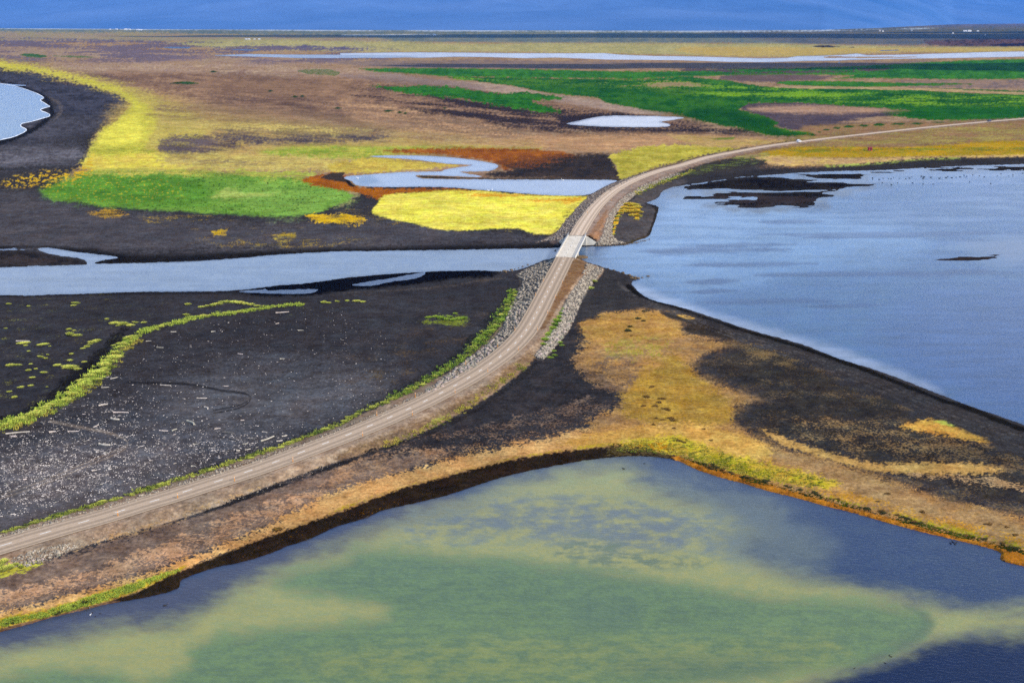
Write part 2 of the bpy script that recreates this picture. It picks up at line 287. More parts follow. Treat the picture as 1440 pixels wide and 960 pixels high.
# ------------------------------------------------------------------ ground grid
us = np.concatenate([np.arange(-600, -24, 12.0), np.arange(-24, 1464, 1.0), np.arange(1464, 2100, 12.0)])
svv = np.concatenate([np.geomspace(3.6, 10, 12)[:-1], np.arange(10, 130, 0.7), np.arange(130, 960, 1.0), np.arange(960, 1640, 14.0)])
vs = HOR + svv
U, V = np.meshgrid(us, vs)                         # rows go from far to near
NR, NC = U.shape
GX, GY, _ = unproj(U, V, 0.0)
def block(pts, m):
    pts = np.asarray(pts, float)
    x0, y0 = pts.min(0) - m; x1, y1 = pts.max(0) + m
    c0, c1 = np.searchsorted(us, x0), np.searchsorted(us, x1); r0, r1 = np.searchsorted(vs, y0), np.searchsorted(vs, y1)
    return slice(r0, max(r1, r0+1)), slice(c0, max(c1, c0+1))
def inside_dist(pts, m=20.0):
    """signed distance in grid units, positive inside, over the polygon's block"""
    pts = np.asarray(pts, float); sl = block(pts, m)
    x = U[sl].astype(np.float32); y = V[sl].astype(np.float32)
    best = np.full(x.shape, 1e9, np.float32); ins = np.zeros(x.shape, bool)
    n = len(pts)
    for i in range(n):
        ax, ay = pts[i]; bx, by = pts[(i+1) % n]
        dx, dy = bx-ax, by-ay; L = dx*dx+dy*dy
        if L < 1e-9: continue
        # only rows / columns near this edge matter for the distance; far ones keep a clamp
        t = np.clip(((x-ax)*dx+(y-ay)*dy)/L, 0, 1)
        d = (x-ax-t*dx)**2 + (y-ay-t*dy)**2
        np.minimum(best, d, out=best)
        if dy != 0:
            cr = ((ay > y) != (by > y)) & (x < (y-ay)*dx/dy+ax)
            ins ^= cr
    best = np.sqrt(best)
    return sl, np.where(ins, best, -best)

# level noises over the ground: streaky because the ground is seen at a slant
LV = np.log(np.maximum(V-HOR, 1.0))
def q(n_u, n_v): return (U/n_u, V/n_v)
N_BIG = 1.3*fbm(U/110., V/36., 5, 11)
N_MID = 1.25*fbm(U/30., V/11., 5, 23)
N_FINE = 1.25*fbm(U/8., V/3.6, 4, 37, .65)
N_DOT = 1.3*fbm(U/3.6, V/2.0, 2, 51)
N_STR = 1.25*(0.75*sfbm(U/130., V/6.5, 5, 67) + 0.25*fbm(U/40., V/5., 4, 71))
N_DIA = 1.25*(0.7*sfbm(U/150., (V-0.105*U)/7.5, 5, 83) + 0.3*fbm(U/45., (V-0.1*U)/6., 4, 89))
N_BAR = 1.3*sfbm(U/52., V/2.4, 4, 97)
def quant(N, cover): return float(np.quantile(N[::7, ::7], 1-cover))

# ------------------------------------------------------------------ water outlines -> depth
Dw = np.full(U.shape, -60.0, np.float32); body = np.full(U.shape, -1, np.int8)
WATERS = [('sea', SEA), ('river', RIVER), ('side_channel', SLIVER), ('tide_pool', POOL1), ('tide_pool', POOL2), ('lagoon', LAGOON), ('meander_pool', MEANDER),
          ('marsh_pond', POND2), ('far_lake', LAKE), ('far_lake', LAKE_W), ('far_lake', THIN[0]), ('far_lake', THIN[1]), ('far_lake', THIN[2]), ('pond', FPOND)]
WN = ['sea', 'river', 'side_channel', 'tide_pool', 'lagoon', 'meander_pool', 'marsh_pond', 'far_lake', 'pond']
for nm, pts in WATERS:
    sm = crom(pts, 2) if nm not in ('far_lake',) else pts
    sl, d = inside_dist(sm, 45)
    cur = Dw[sl]; take = d > cur
    cur[take] = d[take]; Dw[sl] = cur
    b = body[sl]; b[take] = WN.index(nm); body[sl] = b
far_amp = np.clip((V-60)/200, 0.12, 1.0)
Dw = Dw + far_amp*(0.9*N_FINE + 0.5*N_MID*np.clip((V-200)/200, 0, 1))
for k, pts in enumerate(BARS):
    sl, d = inside_dist(pts, 30)
    d = d + (4.2*N_BAR[sl] + 1.0*N_STR[sl] + 0.6*N_FINE[sl]) * (0.3 if k > 5 else 1.0)
    cur = Dw[sl]; Dw[sl] = np.minimum(cur, -d*np.where(d > 0, 0.16, 0.5))
land = np.maximum(-Dw, 0)
Z = 0.10*np.minimum(land, 4) + 0.045*np.clip(land-4, 0, 16) + 0.008*np.clip(land-20, 0, 40)
Z = np.where(Dw > 0, -np.minimum(Dw*0.12, 2.0), Z)
Z += np.where(Dw < -3, 0.10*N_MID + 0.22*(N_BIG)*np.clip(land/20, 0, 1), 0)
# dune ridge under the grass line, low mounds of the tan peninsula
DUNE = [(3,598),(20,594),(35,590),(48,584),(58,578),(70,571),(80,566),(92,560),(103,553),(112,545),(122,538),(133,530),(141,522),(148,513),(155,505),(160,498),(168,490),(176,483),(186,476),(196,470),(208,465),(220,461),(232,457),(255,453),(270,448),(285,446),(300,443),(315,442),(330,440),(350,437),(370,434),(390,431),(410,429),(425,429)]
def poly_dist(pts, m=40):
    pts = np.asarray(pts, float); sl = block(pts, m); x = U[sl]; y = V[sl]; best = np.full(x.shape, 1e9)
    for i in range(len(pts)-1):
        ax, ay = pts[i]; bx, by = pts[i+1]; dx, dy = bx-ax, by-ay; L = dx*dx+dy*dy
        t = np.clip(((x-ax)*dx+(y-ay)*dy)/L, 0, 1); best = np.minimum(best, (x-ax-t*dx)**2+(y-ay-t*dy)**2)
    return sl, np.sqrt(best)
sl, d = poly_dist([(-60,612)]+DUNE, 40)
Z[sl] += 1.1*np.exp(-(d/11.0)**2)
# road embankment
for crest, toe in ((CREST_S, TOE_S), (CREST_N, TOE_N)):
    sl, dt = inside_dist(toe, 4)
    slc, dc = inside_dist(crest, 60)
    full = np.full(U.shape, -60.0, np.float32); full[slc] = dc
    do = np.maximum(-full[sl], 0)
    t = np.where(dt > 0, dt/np.maximum(dt+do, 1e-3), 0); t = np.where(full[sl] >= 0, 1.0, t)
    zr = zroad(V[sl]) - 0.10
    n = 0.12*N_FINE[sl]*np.clip(do, 0, 1)
    Z[sl] = np.where(dt > 0, Z[sl]*(1-t) + zr*t + n, Z[sl])
GX, GY, _ = unproj(U, V, Z)
def zat(u, v):
    c = np.clip(np.interp(u, us, np.arange(NC)), 0, NC-1.001); r = np.clip(np.interp(v, vs, np.arange(NR)), 0, NR-1.001)
    ci, ri = int(c), int(r); fc, fr = c-ci, r-ri
    return float((Z[ri,ci]*(1-fc)+Z[ri,ci+1]*fc)*(1-fr) + (Z[ri+1,ci]*(1-fc)+Z[ri+1,ci+1]*fc)*fr)
def G(u, v, dz=0.0):
    z = zat(u, v); p = P(u, v, z); p.z += dz; return p

# ------------------------------------------------------------------ ground colours
C = np.empty(U.shape+(3,), np.float32)
C[:] = alb((60, 57, 60))
CB = C.copy(); TH = np.full(U.shape, 1.0, np.float32)      # second colour that shows where the fine noise tops TH
def norminv(q):
    # inverse of the normal distribution (Acklam's central part is enough here)
    q = min(max(q, 0.004), 0.996); t = math.sqrt(-2*math.log(min(q, 1-q)))
    z = t-(2.515517+.802853*t+.010328*t*t)/(1+1.432788*t+.189269*t*t+.001308*t**3)
    return z if q > .5 else -z
def paint(pts, c, soft=2.0, amp=3.0, c2=None, cover=1.0, noise='mid', mot='mid', strength=1.0, csharp=0.10, target=None, smooth=True):
    T = C if target is None else target
    Ns = {'big': N_BIG, 'mid': N_MID, 'fine': N_FINE, 'dot': N_DOT, 'str': N_STR, 'dia': N_DIA}
    p = crom(pts, 2) if smooth and len(pts) > 4 else pts
    sl, d = inside_dist(p, soft+amp*1.2+2)
    d = d + amp*((1.3*Ns[noise][sl] + 1.0*N_FINE[sl] + 0.7*N_DOT[sl]) if target is None else (0.9*N_MID[sl] + 1.1*N_BIG[sl] + 0.12*N_FINE[sl]))
    a = sstep(-soft, soft, d)*strength
    speck = cover < 1.0 and mot == 'mid' and target is None
    if cover < 1.0 and not speck:
        Nn = Ns['dot' if cover < 0.12 else 'fine'] if mot == 'mid' else Ns[mot]
        Nn = 0.75*Nn + 0.25*N_DOT if target is None else 0.6*N_MID + 0.4*N_STR + 0.15*N_FINE
        th = quant(Nn, cover); a = a*sstep(th-csharp, th+csharp, Nn[sl])
    col = alb(c)
    if c2 is not None:
        w = sstep(-0.35, 0.35, 0.5*N_MID[sl] + 0.5*N_FINE[sl] + 0.35*N_STR[sl])[..., None]
        col = col*(1-w) + alb(c2)*w
    if speck:
        on = (a > 0.01)[..., None]
        old = TH[sl]; w = np.clip(a*1.6, 0, 1)[..., None]
        CB[sl] = np.where(on, np.where((old > .9)[..., None], col, CB[sl]*(1-w) + col*w), CB[sl])
        th = 0.5 + 0.105*norminv(1-cover)
        TH[sl] = np.where(a > 0.01, np.minimum(old, 0.95)*(1-a) + th*a, old)
        return
    if target is None and cover >= 1 and 3.5 <= soft <= 14 and strength == 1.0:
        near = sstep(235, 330, V[sl]); mid = (a > .015) & (a < .985)
        aa = np.clip(a, .004, .996); t_ = np.sqrt(-2*np.log(np.minimum(aa, 1-aa))); z_ = t_-(2.515517+.802853*t_+.010328*t_*t_)/(1+1.432788*t_+.189269*t_*t_+.001308*t_**3)
        th = 0.5 - 0.105*np.where(aa > .5, z_, -z_)
        use = mid & (near > .5)
        CB[sl] = np.where(use[..., None], col, CB[sl]); TH[sl] = np.where(use, th, TH[sl])
        a = np.where(use, 0.45*a*a, a)
        T[sl] = T[sl]*(1-a[..., None]) + col*a[..., None]
        TH[sl] = np.where((a >= .985) & ~use, 1.0, TH[sl])
        return
    T[sl] = T[sl]*(1-a[..., None]) + col*a[..., None]
    if target is None: TH[sl] = np.where(a > .02, np.maximum(TH[sl], np.minimum(TH[sl]+a*1.2, 1.0)), TH[sl])

# black sand, paler where dry, plus a painted sheen
def band(pts, *a, **k): paint(pts, *a, **k)
band([(-600,300),(0,270),(150,295),(400,308),(520,300),(700,330),(760,338),(500,350),(200,352),(-600,348)], (88,83,86), 12, 8, c2=(74,70,74))
band([(-200,225),(60,205),(118,212),(112,226),(60,232),(-200,245)], (122,117,122), 9, 7, c2=(84,80,86), noise='str')
band([(-200,150),(60,165),(140,158),(165,165),(120,190),(60,200),(-200,215)], (92,89,97), 9, 7, c2=(62,60,68), noise='str')
band([(-200,92),(30,98),(100,112),(170,132),(175,150),(130,162),(70,158),(65,135),(-200,105)], (80,79,92), 6, 4, c2=(54,54,66), noise='str')
band([(180,560),(300,520),(460,510),(560,530),(480,580),(380,630),(200,690),(0,735),(0,640)], (88,85,88), 34, 16, c2=(72,70,74))
band([(0,640),(240,630),(300,680),(0,740)], (106,99,98), 24, 10, c2=(88,82,84))
band([(240,560),(330,525),(460,522),(540,545),(470,580),(360,606),(260,600)], (98,95,97), 30, 12, c2=(80,78,81))  # pale sheen on the sand, painted as a lighter sand colour
band([(-100,420),(60,430),(160,470),(60,540),(-100,560)], (66,63,66), 26, 12, c2=(54,52,56))
# vegetated plain
VEG = [(-600,70),(-300,84),(0,95),(40,100),(70,105),(110,114),(150,126),(175,138),(183,147),(180,158),(165,168),(150,178),(135,190),(128,205),(123,222),(115,234),(90,248),(120,280),(480,290),(520,262),(860,250),(880,250),(960,226),(1060,205),(1130,196),(1440,165),(2100,140),(2100,28),(-600,28)]
paint(VEG, (176,144,112), 3, 3, c2=(146,114,92), noise='fine')
paint([(860,250),(960,226),(1060,205),(1130,196),(1440,165),(2100,140),(2100,222),(1440,221),(1290,223),(1180,234),(1080,234),(1000,232),(960,236)], (152,122,86), 3, 3, c2=(128,98,76))
# far flats, from the hills down
paint([(-600,30),(1130,30),(2100,30),(2100,62),(1100,62),(700,60),(420,58),(200,52),(-600,48)], (104,118,124), 2, 1.5, c2=(122,124,120), noise='str')
paint([(1040,30),(2100,20),(2100,64),(1300,64),(1100,60)], (92,100,116), 3, 2, c2=(104,104,112), noise='str')
paint([(1300,58),(1440,54),(1700,52),(1700,66),(1440,66),(1330,66)], (106,84,96), 2, 2, c2=(60,58,84), noise='str')
paint([(-600,42),(0,45),(250,47),(520,52),(520,60),(300,58),(-600,56)], (164,142,120), 1.5, 1.5, c2=(150,138,112), noise='str')
paint([(-600,38),(0,39),(60,39.6),(240,41),(480,42.3),(960,43.3),(1150,42.2),(1300,39.5),(1300,41),(1150,44.6),(960,45.5),(480,44),(240,42.6),(60,41.2),(-600,40)], (168,180,200), 0.7, 0.3, noise='str', cover=0.7, mot='str', csharp=.3)
paint([(1180,33.6),(1440,31.8),(2000,30),(2000,31),(1440,33),(1180,35)], (150,165,195), 0.5, 0.3, noise='str', cover=0.7, mot='str', csharp=.3)
paint([(480,49),(600,48.5),(620,49.5),(480,50.5)], (190,190,190), 0.5, 0.2)
paint([(230,60),(400,56),(640,61),(900,61),(1100,62),(1280,66),(1440,66),(1700,64),(1700,72),(1440,72),(1205,75),(1110,80),(960,78),(860,75),(640,73),(480,73),(300,68)], (190,176,120), 2.4, 1.5, c2=(160,152,108), noise='str')
paint([(960,66),(1180,68),(1440,68),(1700,67),(1700,71),(1440,71.5),(1205,74.5),(1110,79),(980,77)], (200,170,100), 1.5, 1, c2=(180,156,98), noise='str')
paint([(1140,65.5),(1155,64),(1176,65),(1180,66.5),(1150,67)], (52,54,76), 0.7, 0.5); paint([(1192,67),(1200,66),(1202,67.6)], (52,54,76), 0.6, 0.3)
paint([(1395,63),(1425,60.5),(1480,61),(1480,65),(1400,65.5)], (44,44,74), 0.8, 0.8)
paint([(-600,52),(0,53),(160,57),(330,62),(480,66),(560,70),(400,74),(200,72),(0,66),(-600,64)], (124,110,122), 2, 2, cover=0.6, mot='str', c2=(96,90,116))
paint([(-600,66),(0,66),(200,72),(420,82),(540,90),(400,92),(200,86),(0,80),(-600,76)], (176,148,122), 3, 3, c2=(146,120,112), noise='str')
paint([(-600,58),(300,62),(560,86),(560,94),(200,90),(-600,78)], (114,100,112), 2, 2, cover=0.45, mot='str')
paint([(480,86),(700,85),(960,88),(1100,89),(1200,88),(1300,85),(1300,92),(1000,96),(700,97),(520,95)], (150,126,112), 2, 1.5, c2=(128,110,108), noise='str')
# purple barrens with tan streaks, middle distance
paint([(60,96),(300,90),(520,98),(640,112),(760,130),(860,148),(960,166),(1000,180),(920,186),(700,176),(500,170),(330,158),(220,142),(150,120)], (138,106,88), 12, 7, c2=(166,130,102), noise='dia')
paint([(70,92),(300,88),(480,96),(560,104),(400,108),(260,102),(120,102)], (192,162,132), 5, 4, c2=(162,134,118), noise='dia', cover=0.75, mot='str', csharp=.4)
paint([(120,104),(330,104),(480,116),(420,124),(260,118),(160,112)], (102,80,78), 5, 5, cover=0.5, mot='dia', csharp=.36)
paint([(260,112),(480,112),(660,128),(800,150),(900,170),(800,176),(640,160),(480,142),(330,128)], (150,116,92), 10, 6, cover=.6, mot='dia', csharp=.45)
paint([(300,132),(420,138),(560,160),(640,180),(560,182),(400,164),(300,148)], (98,76,72), 8, 6, cover=0.5, mot='dia', csharp=0.36)
paint([(500,112),(640,120),(800,150),(960,176),(980,198),(800,200),(680,190),(560,164),(500,140)], (66,54,60), 7, 6, cover=0.45, mot='dia', csharp=0.28)
paint([(640,134),(740,152),(800,160),(800,176),(960,180),(1010,188),(860,200),(720,198),(620,186),(560,160)], (56,48,56), 8, 6, cover=0.6, mot='dia', csharp=0.3)
paint([(780,158),(840,156),(930,164),(985,172),(1060,186),(1060,192),(960,186),(880,186),(800,180)], (50,44,54), 3, 3, cover=0.85, mot='str', csharp=0.3)
paint([(480,142),(560,150),(640,166),(740,184),(800,196),(720,202),(600,188),(500,170)], (192,150,112), 5, 4, cover=0.5, mot='dia', csharp=0.3)
paint([(600,112),(700,118),(760,130),(850,142),(940,158),(900,160),(800,146),(690,128),(560,112),(480,106),(560,105)], (184,156,134), 2, 2, c2=(156,130,116), noise='dia')
paint([(480,106),(560,106),(680,122),(640,124),(520,114)], (140,118,112), 4, 3, strength=.7, noise='dia')
paint([(780,190),(1000,190),(1100,198),(1040,206),(960,204),(860,214),(700,208),(640,202)], (200,154,110), 6, 4, c2=(180,138,102), noise='dia')
paint([(1040,146),(1130,144),(1200,149),(1290,155),(1260,162),(1180,172),(1250,172),(1140,184),(1090,176),(1060,162)], (98,83,88), 2, 2, c2=(78,68,80), noise='str')
paint([(1050,152),(1130,148),(1290,155),(1180,160),(1080,158)], (188,148,118), 3, 1.5, c2=(164,130,110), noise='str')
paint([(1300,112),(1440,112),(1600,112),(1600,126),(1440,125),(1330,124),(1250,120)], (160,130,112), 2, 2, c2=(120,104,104), noise='str')
paint([(1040,103),(1130,104),(1180,108),(1100,116),(1010,112)], (112,92,92), 2, 2, noise='str')
paint([(1130,178),(1290,172),(1440,170),(1700,165),(1700,198),(1440,198),(1280,204),(1140,205)], (160,120,88), 3, 2, c2=(142,114,78), noise='str')
paint([(1100,196),(1280,180),(1440,176),(1600,174),(1600,192),(1440,196),(1280,202),(1130,206)], (160,142,78), 3, 3, cover=.42, mot='str', csharp=.35)
# yellow grass belt behind the left beach
paint([(190,134),(300,156),(420,172),(560,188),(700,203),(760,210),(560,216),(420,228),(300,242),(160,242),(140,200)], (200,170,96), 16, 8, c2=(180,146,92), noise='dia')
paint([(-100,84),(0,86),(60,95),(110,105),(170,118),(215,134),(262,156),(300,176),(280,200),(262,218),(240,236),(160,240),(117,238),(124,220),(130,204),(145,183),(170,166),(185,150),(179,139),(150,126),(100,112),(50,101),(0,94),(-100,90)], (206,184,92), 7, 6, c2=(186,164,88), noise='str', smooth=False)
paint([(-100,86),(0,88),(60,96.5),(110,108),(165,122),(190,138),(212,152),(222,172),(210,196),(200,214),(190,236),(150,240),(117,238),(124,220),(130,204),(145,183),(170,166),(184.5,150),(178.5,139),(150,126),(100,112),(50,101),(0,94),(-100,90)], (220,208,80), 4, 4, c2=(200,186,78), noise='mid', smooth=False)
paint([(150,186),(176,168),(196,166),(200,190),(180,206),(140,206)], (238,224,86), 5, 4, strength=.8)
paint([(130,206),(180,200),(214,204),(222,218),(130,222)], (160,160,58), 5, 4, cover=.5, mot='mid')
paint([(122,222),(180,214),(250,218),(330,222),(300,236),(200,240),(122,238)], (240,222,84), 4, 4, c2=(216,188,84), noise='mid')
paint([(222,196),(300,192),(340,204),(300,218),(240,219)], (94,80,82), 4, 4, cover=0.8, mot='dia', csharp=.4)
paint([(222,196),(290,194),(310,206),(290,216),(240,218)], (104,90,92), 5, 4, cover=0.6, mot='str', csharp=0.4)
paint([(300,178),(420,176),(520,182),(560,194),(480,201),(400,203),(320,198)], (92,80,86), 6, 4, cover=0.8, mot='dia', csharp=0.34, c2=(78,70,78))
paint([(220,150),(420,150),(520,176),(420,178),(240,176)], (136,108,86), 8, 6, cover=0.45, mot='dia', csharp=.45)
paint([(230,168),(420,176),(520,184),(480,190),(330,182),(240,182)], (204,178,100), 5, 4, cover=.5, mot='dia', csharp=.4)
paint([(360,213),(440,205),(600,206),(760,210),(700,214),(560,217),(500,226),(400,222)], (150,168,62), 4, 3, c2=(184,176,76), noise='str')
paint([(230,220),(340,216),(480,224),(520,230),(470,240),(340,240),(240,234)], (220,196,104), 5, 4, c2=(186,160,92), noise='fine')
paint([(250,224),(360,222),(400,232),(300,236)], (140,120,92), 4, 4, cover=.4, mot='mid')
# green meadow
paint([(57,269),(80,257),(104,249),(118,241),(160,238),(230,239),(300,241),(345,244),(400,248),(436,250),(466,259),(500,275),(486,284),(455,297),(404,304.5),(330,302.5),(250,297),(150,289.5),(75,281)], (108,152,58), 2.6, 1.6, c2=(126,164,66), noise='mid', smooth=False)
paint([(60,268),(110,246),(200,244),(280,252),(290,284),(200,290),(90,280)], (76,130,44), 10, 6, c2=(92,142,50), strength=.75)
paint([(330,262),(480,264),(500,275),(440,298),(380,302),(340,284)], (136,174,78), 10, 6, strength=.6)
paint([(120,238),(240,236),(340,240),(440,248),(440,254),(330,248),(230,245),(140,246)], (200,184,84), 4, 4, cover=0.6, mot='str', csharp=.4)
paint([(330,238),(440,240),(480,250),(460,258),(400,250),(340,246)], (178,184,76), 4, 4, cover=.7)
paint([(60,262),(140,242),(300,244),(460,258),(490,274),(400,300),(200,292)], (34,70,24), 2, 2, cover=0.045, mot='dot')
paint([(60,264),(130,246),(220,250),(260,272),(160,286),(90,278)], (180,166,46), 6, 4, cover=0.07, mot='dot')
paint([(320,264),(345,272),(400,270),(340,279),(300,277)], (180,184,96), 4, 3, strength=.6, noise='str')
paint([(100,238),(124,232),(130,242),(90,256),(60,264)], (220,176,44), 4, 3, cover=0.35, mot='fine')
paint([(0,262),(20,252),(80,240),(84,250),(40,262)], (214,170,44), 4, 3, cover=0.3, mot='fine')
paint([(96,250),(130,218),(132,236),(100,262)], (214,170,44), 3, 3, cover=0.35)
paint([(120,300),(160,292),(180,302),(150,308)], (196,150,50), 3, 3, cover=0.5)
paint([(200,310),(520,300),(540,330),(400,345),(240,332)], (190,156,50), 6, 6, cover=0.03)
paint([(428,302),(470,300),(512,306),(508,317),(470,316),(440,312)], (232,184,36), 2, 3, cover=0.72)
paint([(298,326),(320,322),(318,332),(300,332)], (214,170,40), 2, 2, cover=0.6); paint([(380,328),(415,326),(420,336),(392,342)], (190,160,50), 2, 2, cover=0.4)
# rust sedge and black mud by the winding water
paint([(540,212),(640,208),(720,209),(790,213),(815,222),(806,234),(760,238),(708,240),(702,230),(660,222.5),(600,216.5)], (172,100,42), 2, 2.5, c2=(140,76,40), noise='str')
paint([(706,232),(760,222),(830,216),(858,217),(862,225),(870,240),(872,251),(780,251.5),(690,248.5),(690,242),(720,239)], (50,46,50), 3, 3, c2=(64,54,52), noise='str')
paint([(700,228),(740,220),(800,218),(810,226),(740,236)], (120,70,44), 4, 4, cover=0.5, mot='str')
paint([(590,247.5),(620,248),(660,250),(720,251),(870,252),(866,254),(720,252.6),(600,251)], (70,60,52), 0.8, 0.6)
paint([(500,224),(530,221),(600,228),(650,231.5),(620,236),(570,240),(510,244),(470,242),(460,232)], (222,196,84), 2, 2, c2=(190,160,74), noise='fine')
paint([(424,254),(445,246),(482,243.5),(487,252),(497,262),(545,265),(640,265.5),(690,270),(640,272),(580,271),(545,276),(528,280),(512,274),(482,267),(450,263)], (182,104,28), 1.6, 2, c2=(150,82,30), noise='fine')
paint([(452,250),(466,243.5),(484,243),(482,248),(492,258),(470,254)], (64,54,52), 1.2, 1.2)
paint([(490,252),(495,258),(500,262),(492,262),(484,254)], (40,34,34), 1, 0.5)
# bright field
paint([(540,275),(580,270.7),(620,268),(667,267.9),(713,271.9),(763,275.2),(829,276.7),(815,290),(801,306.7),(791,318),(774,329),(743,326.7),(727,320.7),(700,321.7),(667,324.3),(630,323.3),(597,318.3),(563,310),(530,303),(522,298),(530,287)], (250,236,84), 1.8, 1.5, c2=(238,218,96), noise='mid')
paint([(640,268.5),(713,273),(800,278),(825,278),(800,286),(720,280),(650,274)], (222,160,50), 2.5, 2, cover=0.55, mot='str')
paint([(560,275),(800,282),(780,322),(640,318),(560,300)], (196,176,60), 3, 3, cover=0.10)
paint([(796,296),(812,284),(824,280),(806,306),(786,322),(778,326)], (150,140,60), 2, 2, cover=0.45)
# olive field beside the northern road
paint([(858,218),(900,207),(960,203),(1000,205),(1040,209),(1000,216),(960,226),(920,236),(886,250),(872,252),(868,240),(862,226)], (178,166,62), 1.5, 2, c2=(196,178,76), noise='fine')
paint([(940,190),(1020,194),(1100,198),(1040,206),(980,204)], (196,164,92), 3, 2, c2=(186,150,100), noise='str')
paint([(1000,195),(1034,193.5),(1030,196),(1005,196.5)], (110,130,50), 1, 0.6)
# gold and tan beyond the lagoon
paint([(1072,213),(1122,207),(1205,206.5),(1280,206),(1360,201),(1440,198),(1700,194),(1700,216),(1440,218),(1280,220),(1219,222),(1177,222),(1108,223),(1076,219)], (194,150,40), 1.5, 1.5, c2=(164,138,42), noise='str')
paint([(1080,212),(1440,204),(1600,203),(1600,208),(1440,212),(1200,214)], (128,124,44), 2, 2, cover=0.45, mot='str')
paint([(1050,224),(1090,220),(1180,222.5),(1240,222),(1440,218.5),(1700,216),(1700,218.5),(1440,220),(1290,223),(1240,228),(1180,232),(1110,233),(1066,228)], (206,166,116), 1.5, 1.5, c2=(212,176,100), noise='str')
paint([(1160,233),(1240,228),(1330,222),(1360,222),(1330,226),(1250,231),(1180,236)], (170,180,84), 1.5, 1.5, cover=0.5, mot='fine')
paint([(975,236),(1010,224),(1060,222),(1080,232),(1020,240),(970,250)], (60,56,56), 2, 2, noise='fine')
paint([(1040,216),(1090,214),(1080,222),(1020,226)], (150,140,84), 2, 2, cover=0.55)
paint([(960,244),(1000,228),(1060,222),(1090,226),(1030,236),(970,250)], (132,150,56), 3, 2, cover=0.22)
# green heath belts
HEATH, HEATH2 = (34,92,2), (74,140,20)
paint([(628,108.5),(700,108),(800,110),(900,112),(960,107),(1020,113),(1070,121.5),(1127,125),(1207,124),(1293,126.7),(1360,131.7),(1440,133),(1700,130),(1700,163),(1440,166),(1360,168),(1313,169),(1280,167),(1253,162),(1287,155),(1193,149),(1127,144),(1053,145),(1040,154),(1073,163),(1097,172),(1087,178),(1107,183),(1143,188),(1117,191),(1093,192),(1070,189),(1053,182),(1013,177),(987,170),(960,162),(933,158),(907,154),(880,149),(853,145),(840,138.5),(813,136),(780,132),(753,128),(727,122),(687,117),(647,112)], HEATH, 1.0, 1.6, c2=(60,112,6), noise='str', smooth=False)
paint([(640,110),(800,112),(960,116),(1080,126),(1440,138),(1600,140),(1600,148),(1300,148),(1120,138),(960,132),(860,126),(760,120)], (116,158,34), 3, 3, cover=0.5, mot='str', csharp=0.2)
paint([(900,152),(960,158),(1000,150),(1080,168),(1100,186),(1140,190),(1090,192),(1020,176),(940,162)], (20,74,8), 5, 3, strength=.75, noise='str')
paint([(1240,158),(1300,152),(1440,150),(1600,150),(1600,165),(1440,166),(1313,168),(1270,164)], (28,92,8), 4, 3, strength=.7, noise='str')
paint([(700,112),(900,118),(1000,128),(900,134),(780,124)], (36,90,10), 5, 4, cover=.5, mot='str', csharp=.35)
paint([(840,116),(920,113),(1000,120),(960,124),(880,122)], (150,132,96), 2, 2, cover=0.3, mot='str')
paint([(505,97),(560,95.5),(650,96.5),(760,98),(870,101),(960,100),(1040,97),(1180,94.5),(1260,91),(1330,86.5),(1440,83),(1700,79),(1700,111),(1440,111.5),(1330,112),(1240,110),(1170,111),(1200,106.5),(1100,104.5),(1050,105),(960,108),(900,111),(800,110),(720,109),(640,108),(560,103),(520,100)], (44,104,10), 1.2, 1.2, c2=(64,124,18), noise='str', smooth=False)
paint([(960,98),(1100,97),(1250,96),(1230,100),(1120,103),(980,104)], (88,76,84), 1.5, 1.5, cover=0.5, mot='str')
paint([(1097,115),(1180,114.5),(1280,117),(1377,117.5),(1327,120),(1193,122.5),(1110,120)], (44,108,12), 1, 1, c2=(64,120,18), noise='str')
paint([(1297,124),(1360,125),(1440,127),(1600,126),(1600,133),(1440,133),(1380,131)], (56,108,36), 1, 1, cover=0.8)
paint([(1080,121.5),(1200,122),(1300,124.5),(1440,130),(1600,131),(1600,132.5),(1440,133.5),(1293,127.5),(1140,125.5)], (184,156,112), 0.7, 0.8, cover=0.75)
paint([(520,120),(547,121.5),(577,121.5),(603,121),(647,123),(660,127),(707,132),(733,129.5),(763,132),(792,137),(780,140.5),(747,142),(760,147),(782,153),(786,158),(760,157.5),(713,150.5),(680,144.5),(640,138),(613,136),(573,131),(540,125)], (36,98,8), 1, 1.8, c2=(56,118,14), noise='fine')
paint([(245,116.5),(262,114.5),(279,117.5),(262,119)], (44,84,36), 0.8, 0.8); paint([(28,77),(45,75.5),(65,79),(60,81),(40,80)], (64,104,44), 0.8, 0.8)
paint([(75,78),(120,79),(140,81),(110,82),(80,80.5)], (84,112,56), 0.8, 0.8, cover=0.7); paint([(418,99),(450,96),(478,101),(470,107),(430,104)], (70,104,52), 1, 1, cover=0.6)
for (a, b, w) in ((415,136,5),(425,135,3),(545,156,9),(562,158,4),(570,159,3),(475,152,6),(380,128,4),(625,152,4),(690,150,4),(300,101,8),(250,117,10)):
    paint([(a-w,b+0.6),(a,b-1.4),(a+w,b+0.2),(a,b+1.4)], (38,66,34), 0.5, 0.4, smooth=False)
# northern road verge shrubs of the heath
for (a, b, w, h) in ((1152,186,3,1.4),(1162,182.5,6,1.8),(1176,180,7,1.8),(1194,178,8,1.6),(1215,176.5,9,2),(1236,175.3,10,2),(1262,174.4,10,1.4),(1290,174,10,1.2),(1318,172,12,1.2),(1144,190,6,1.5)):
    paint([(a-w,b+h*.6),(a-w*.3,b-h),(a+w,b-h*.3),(a+w*.4,b+h)], (36,80,30), 0.6, 0.6, smooth=False)
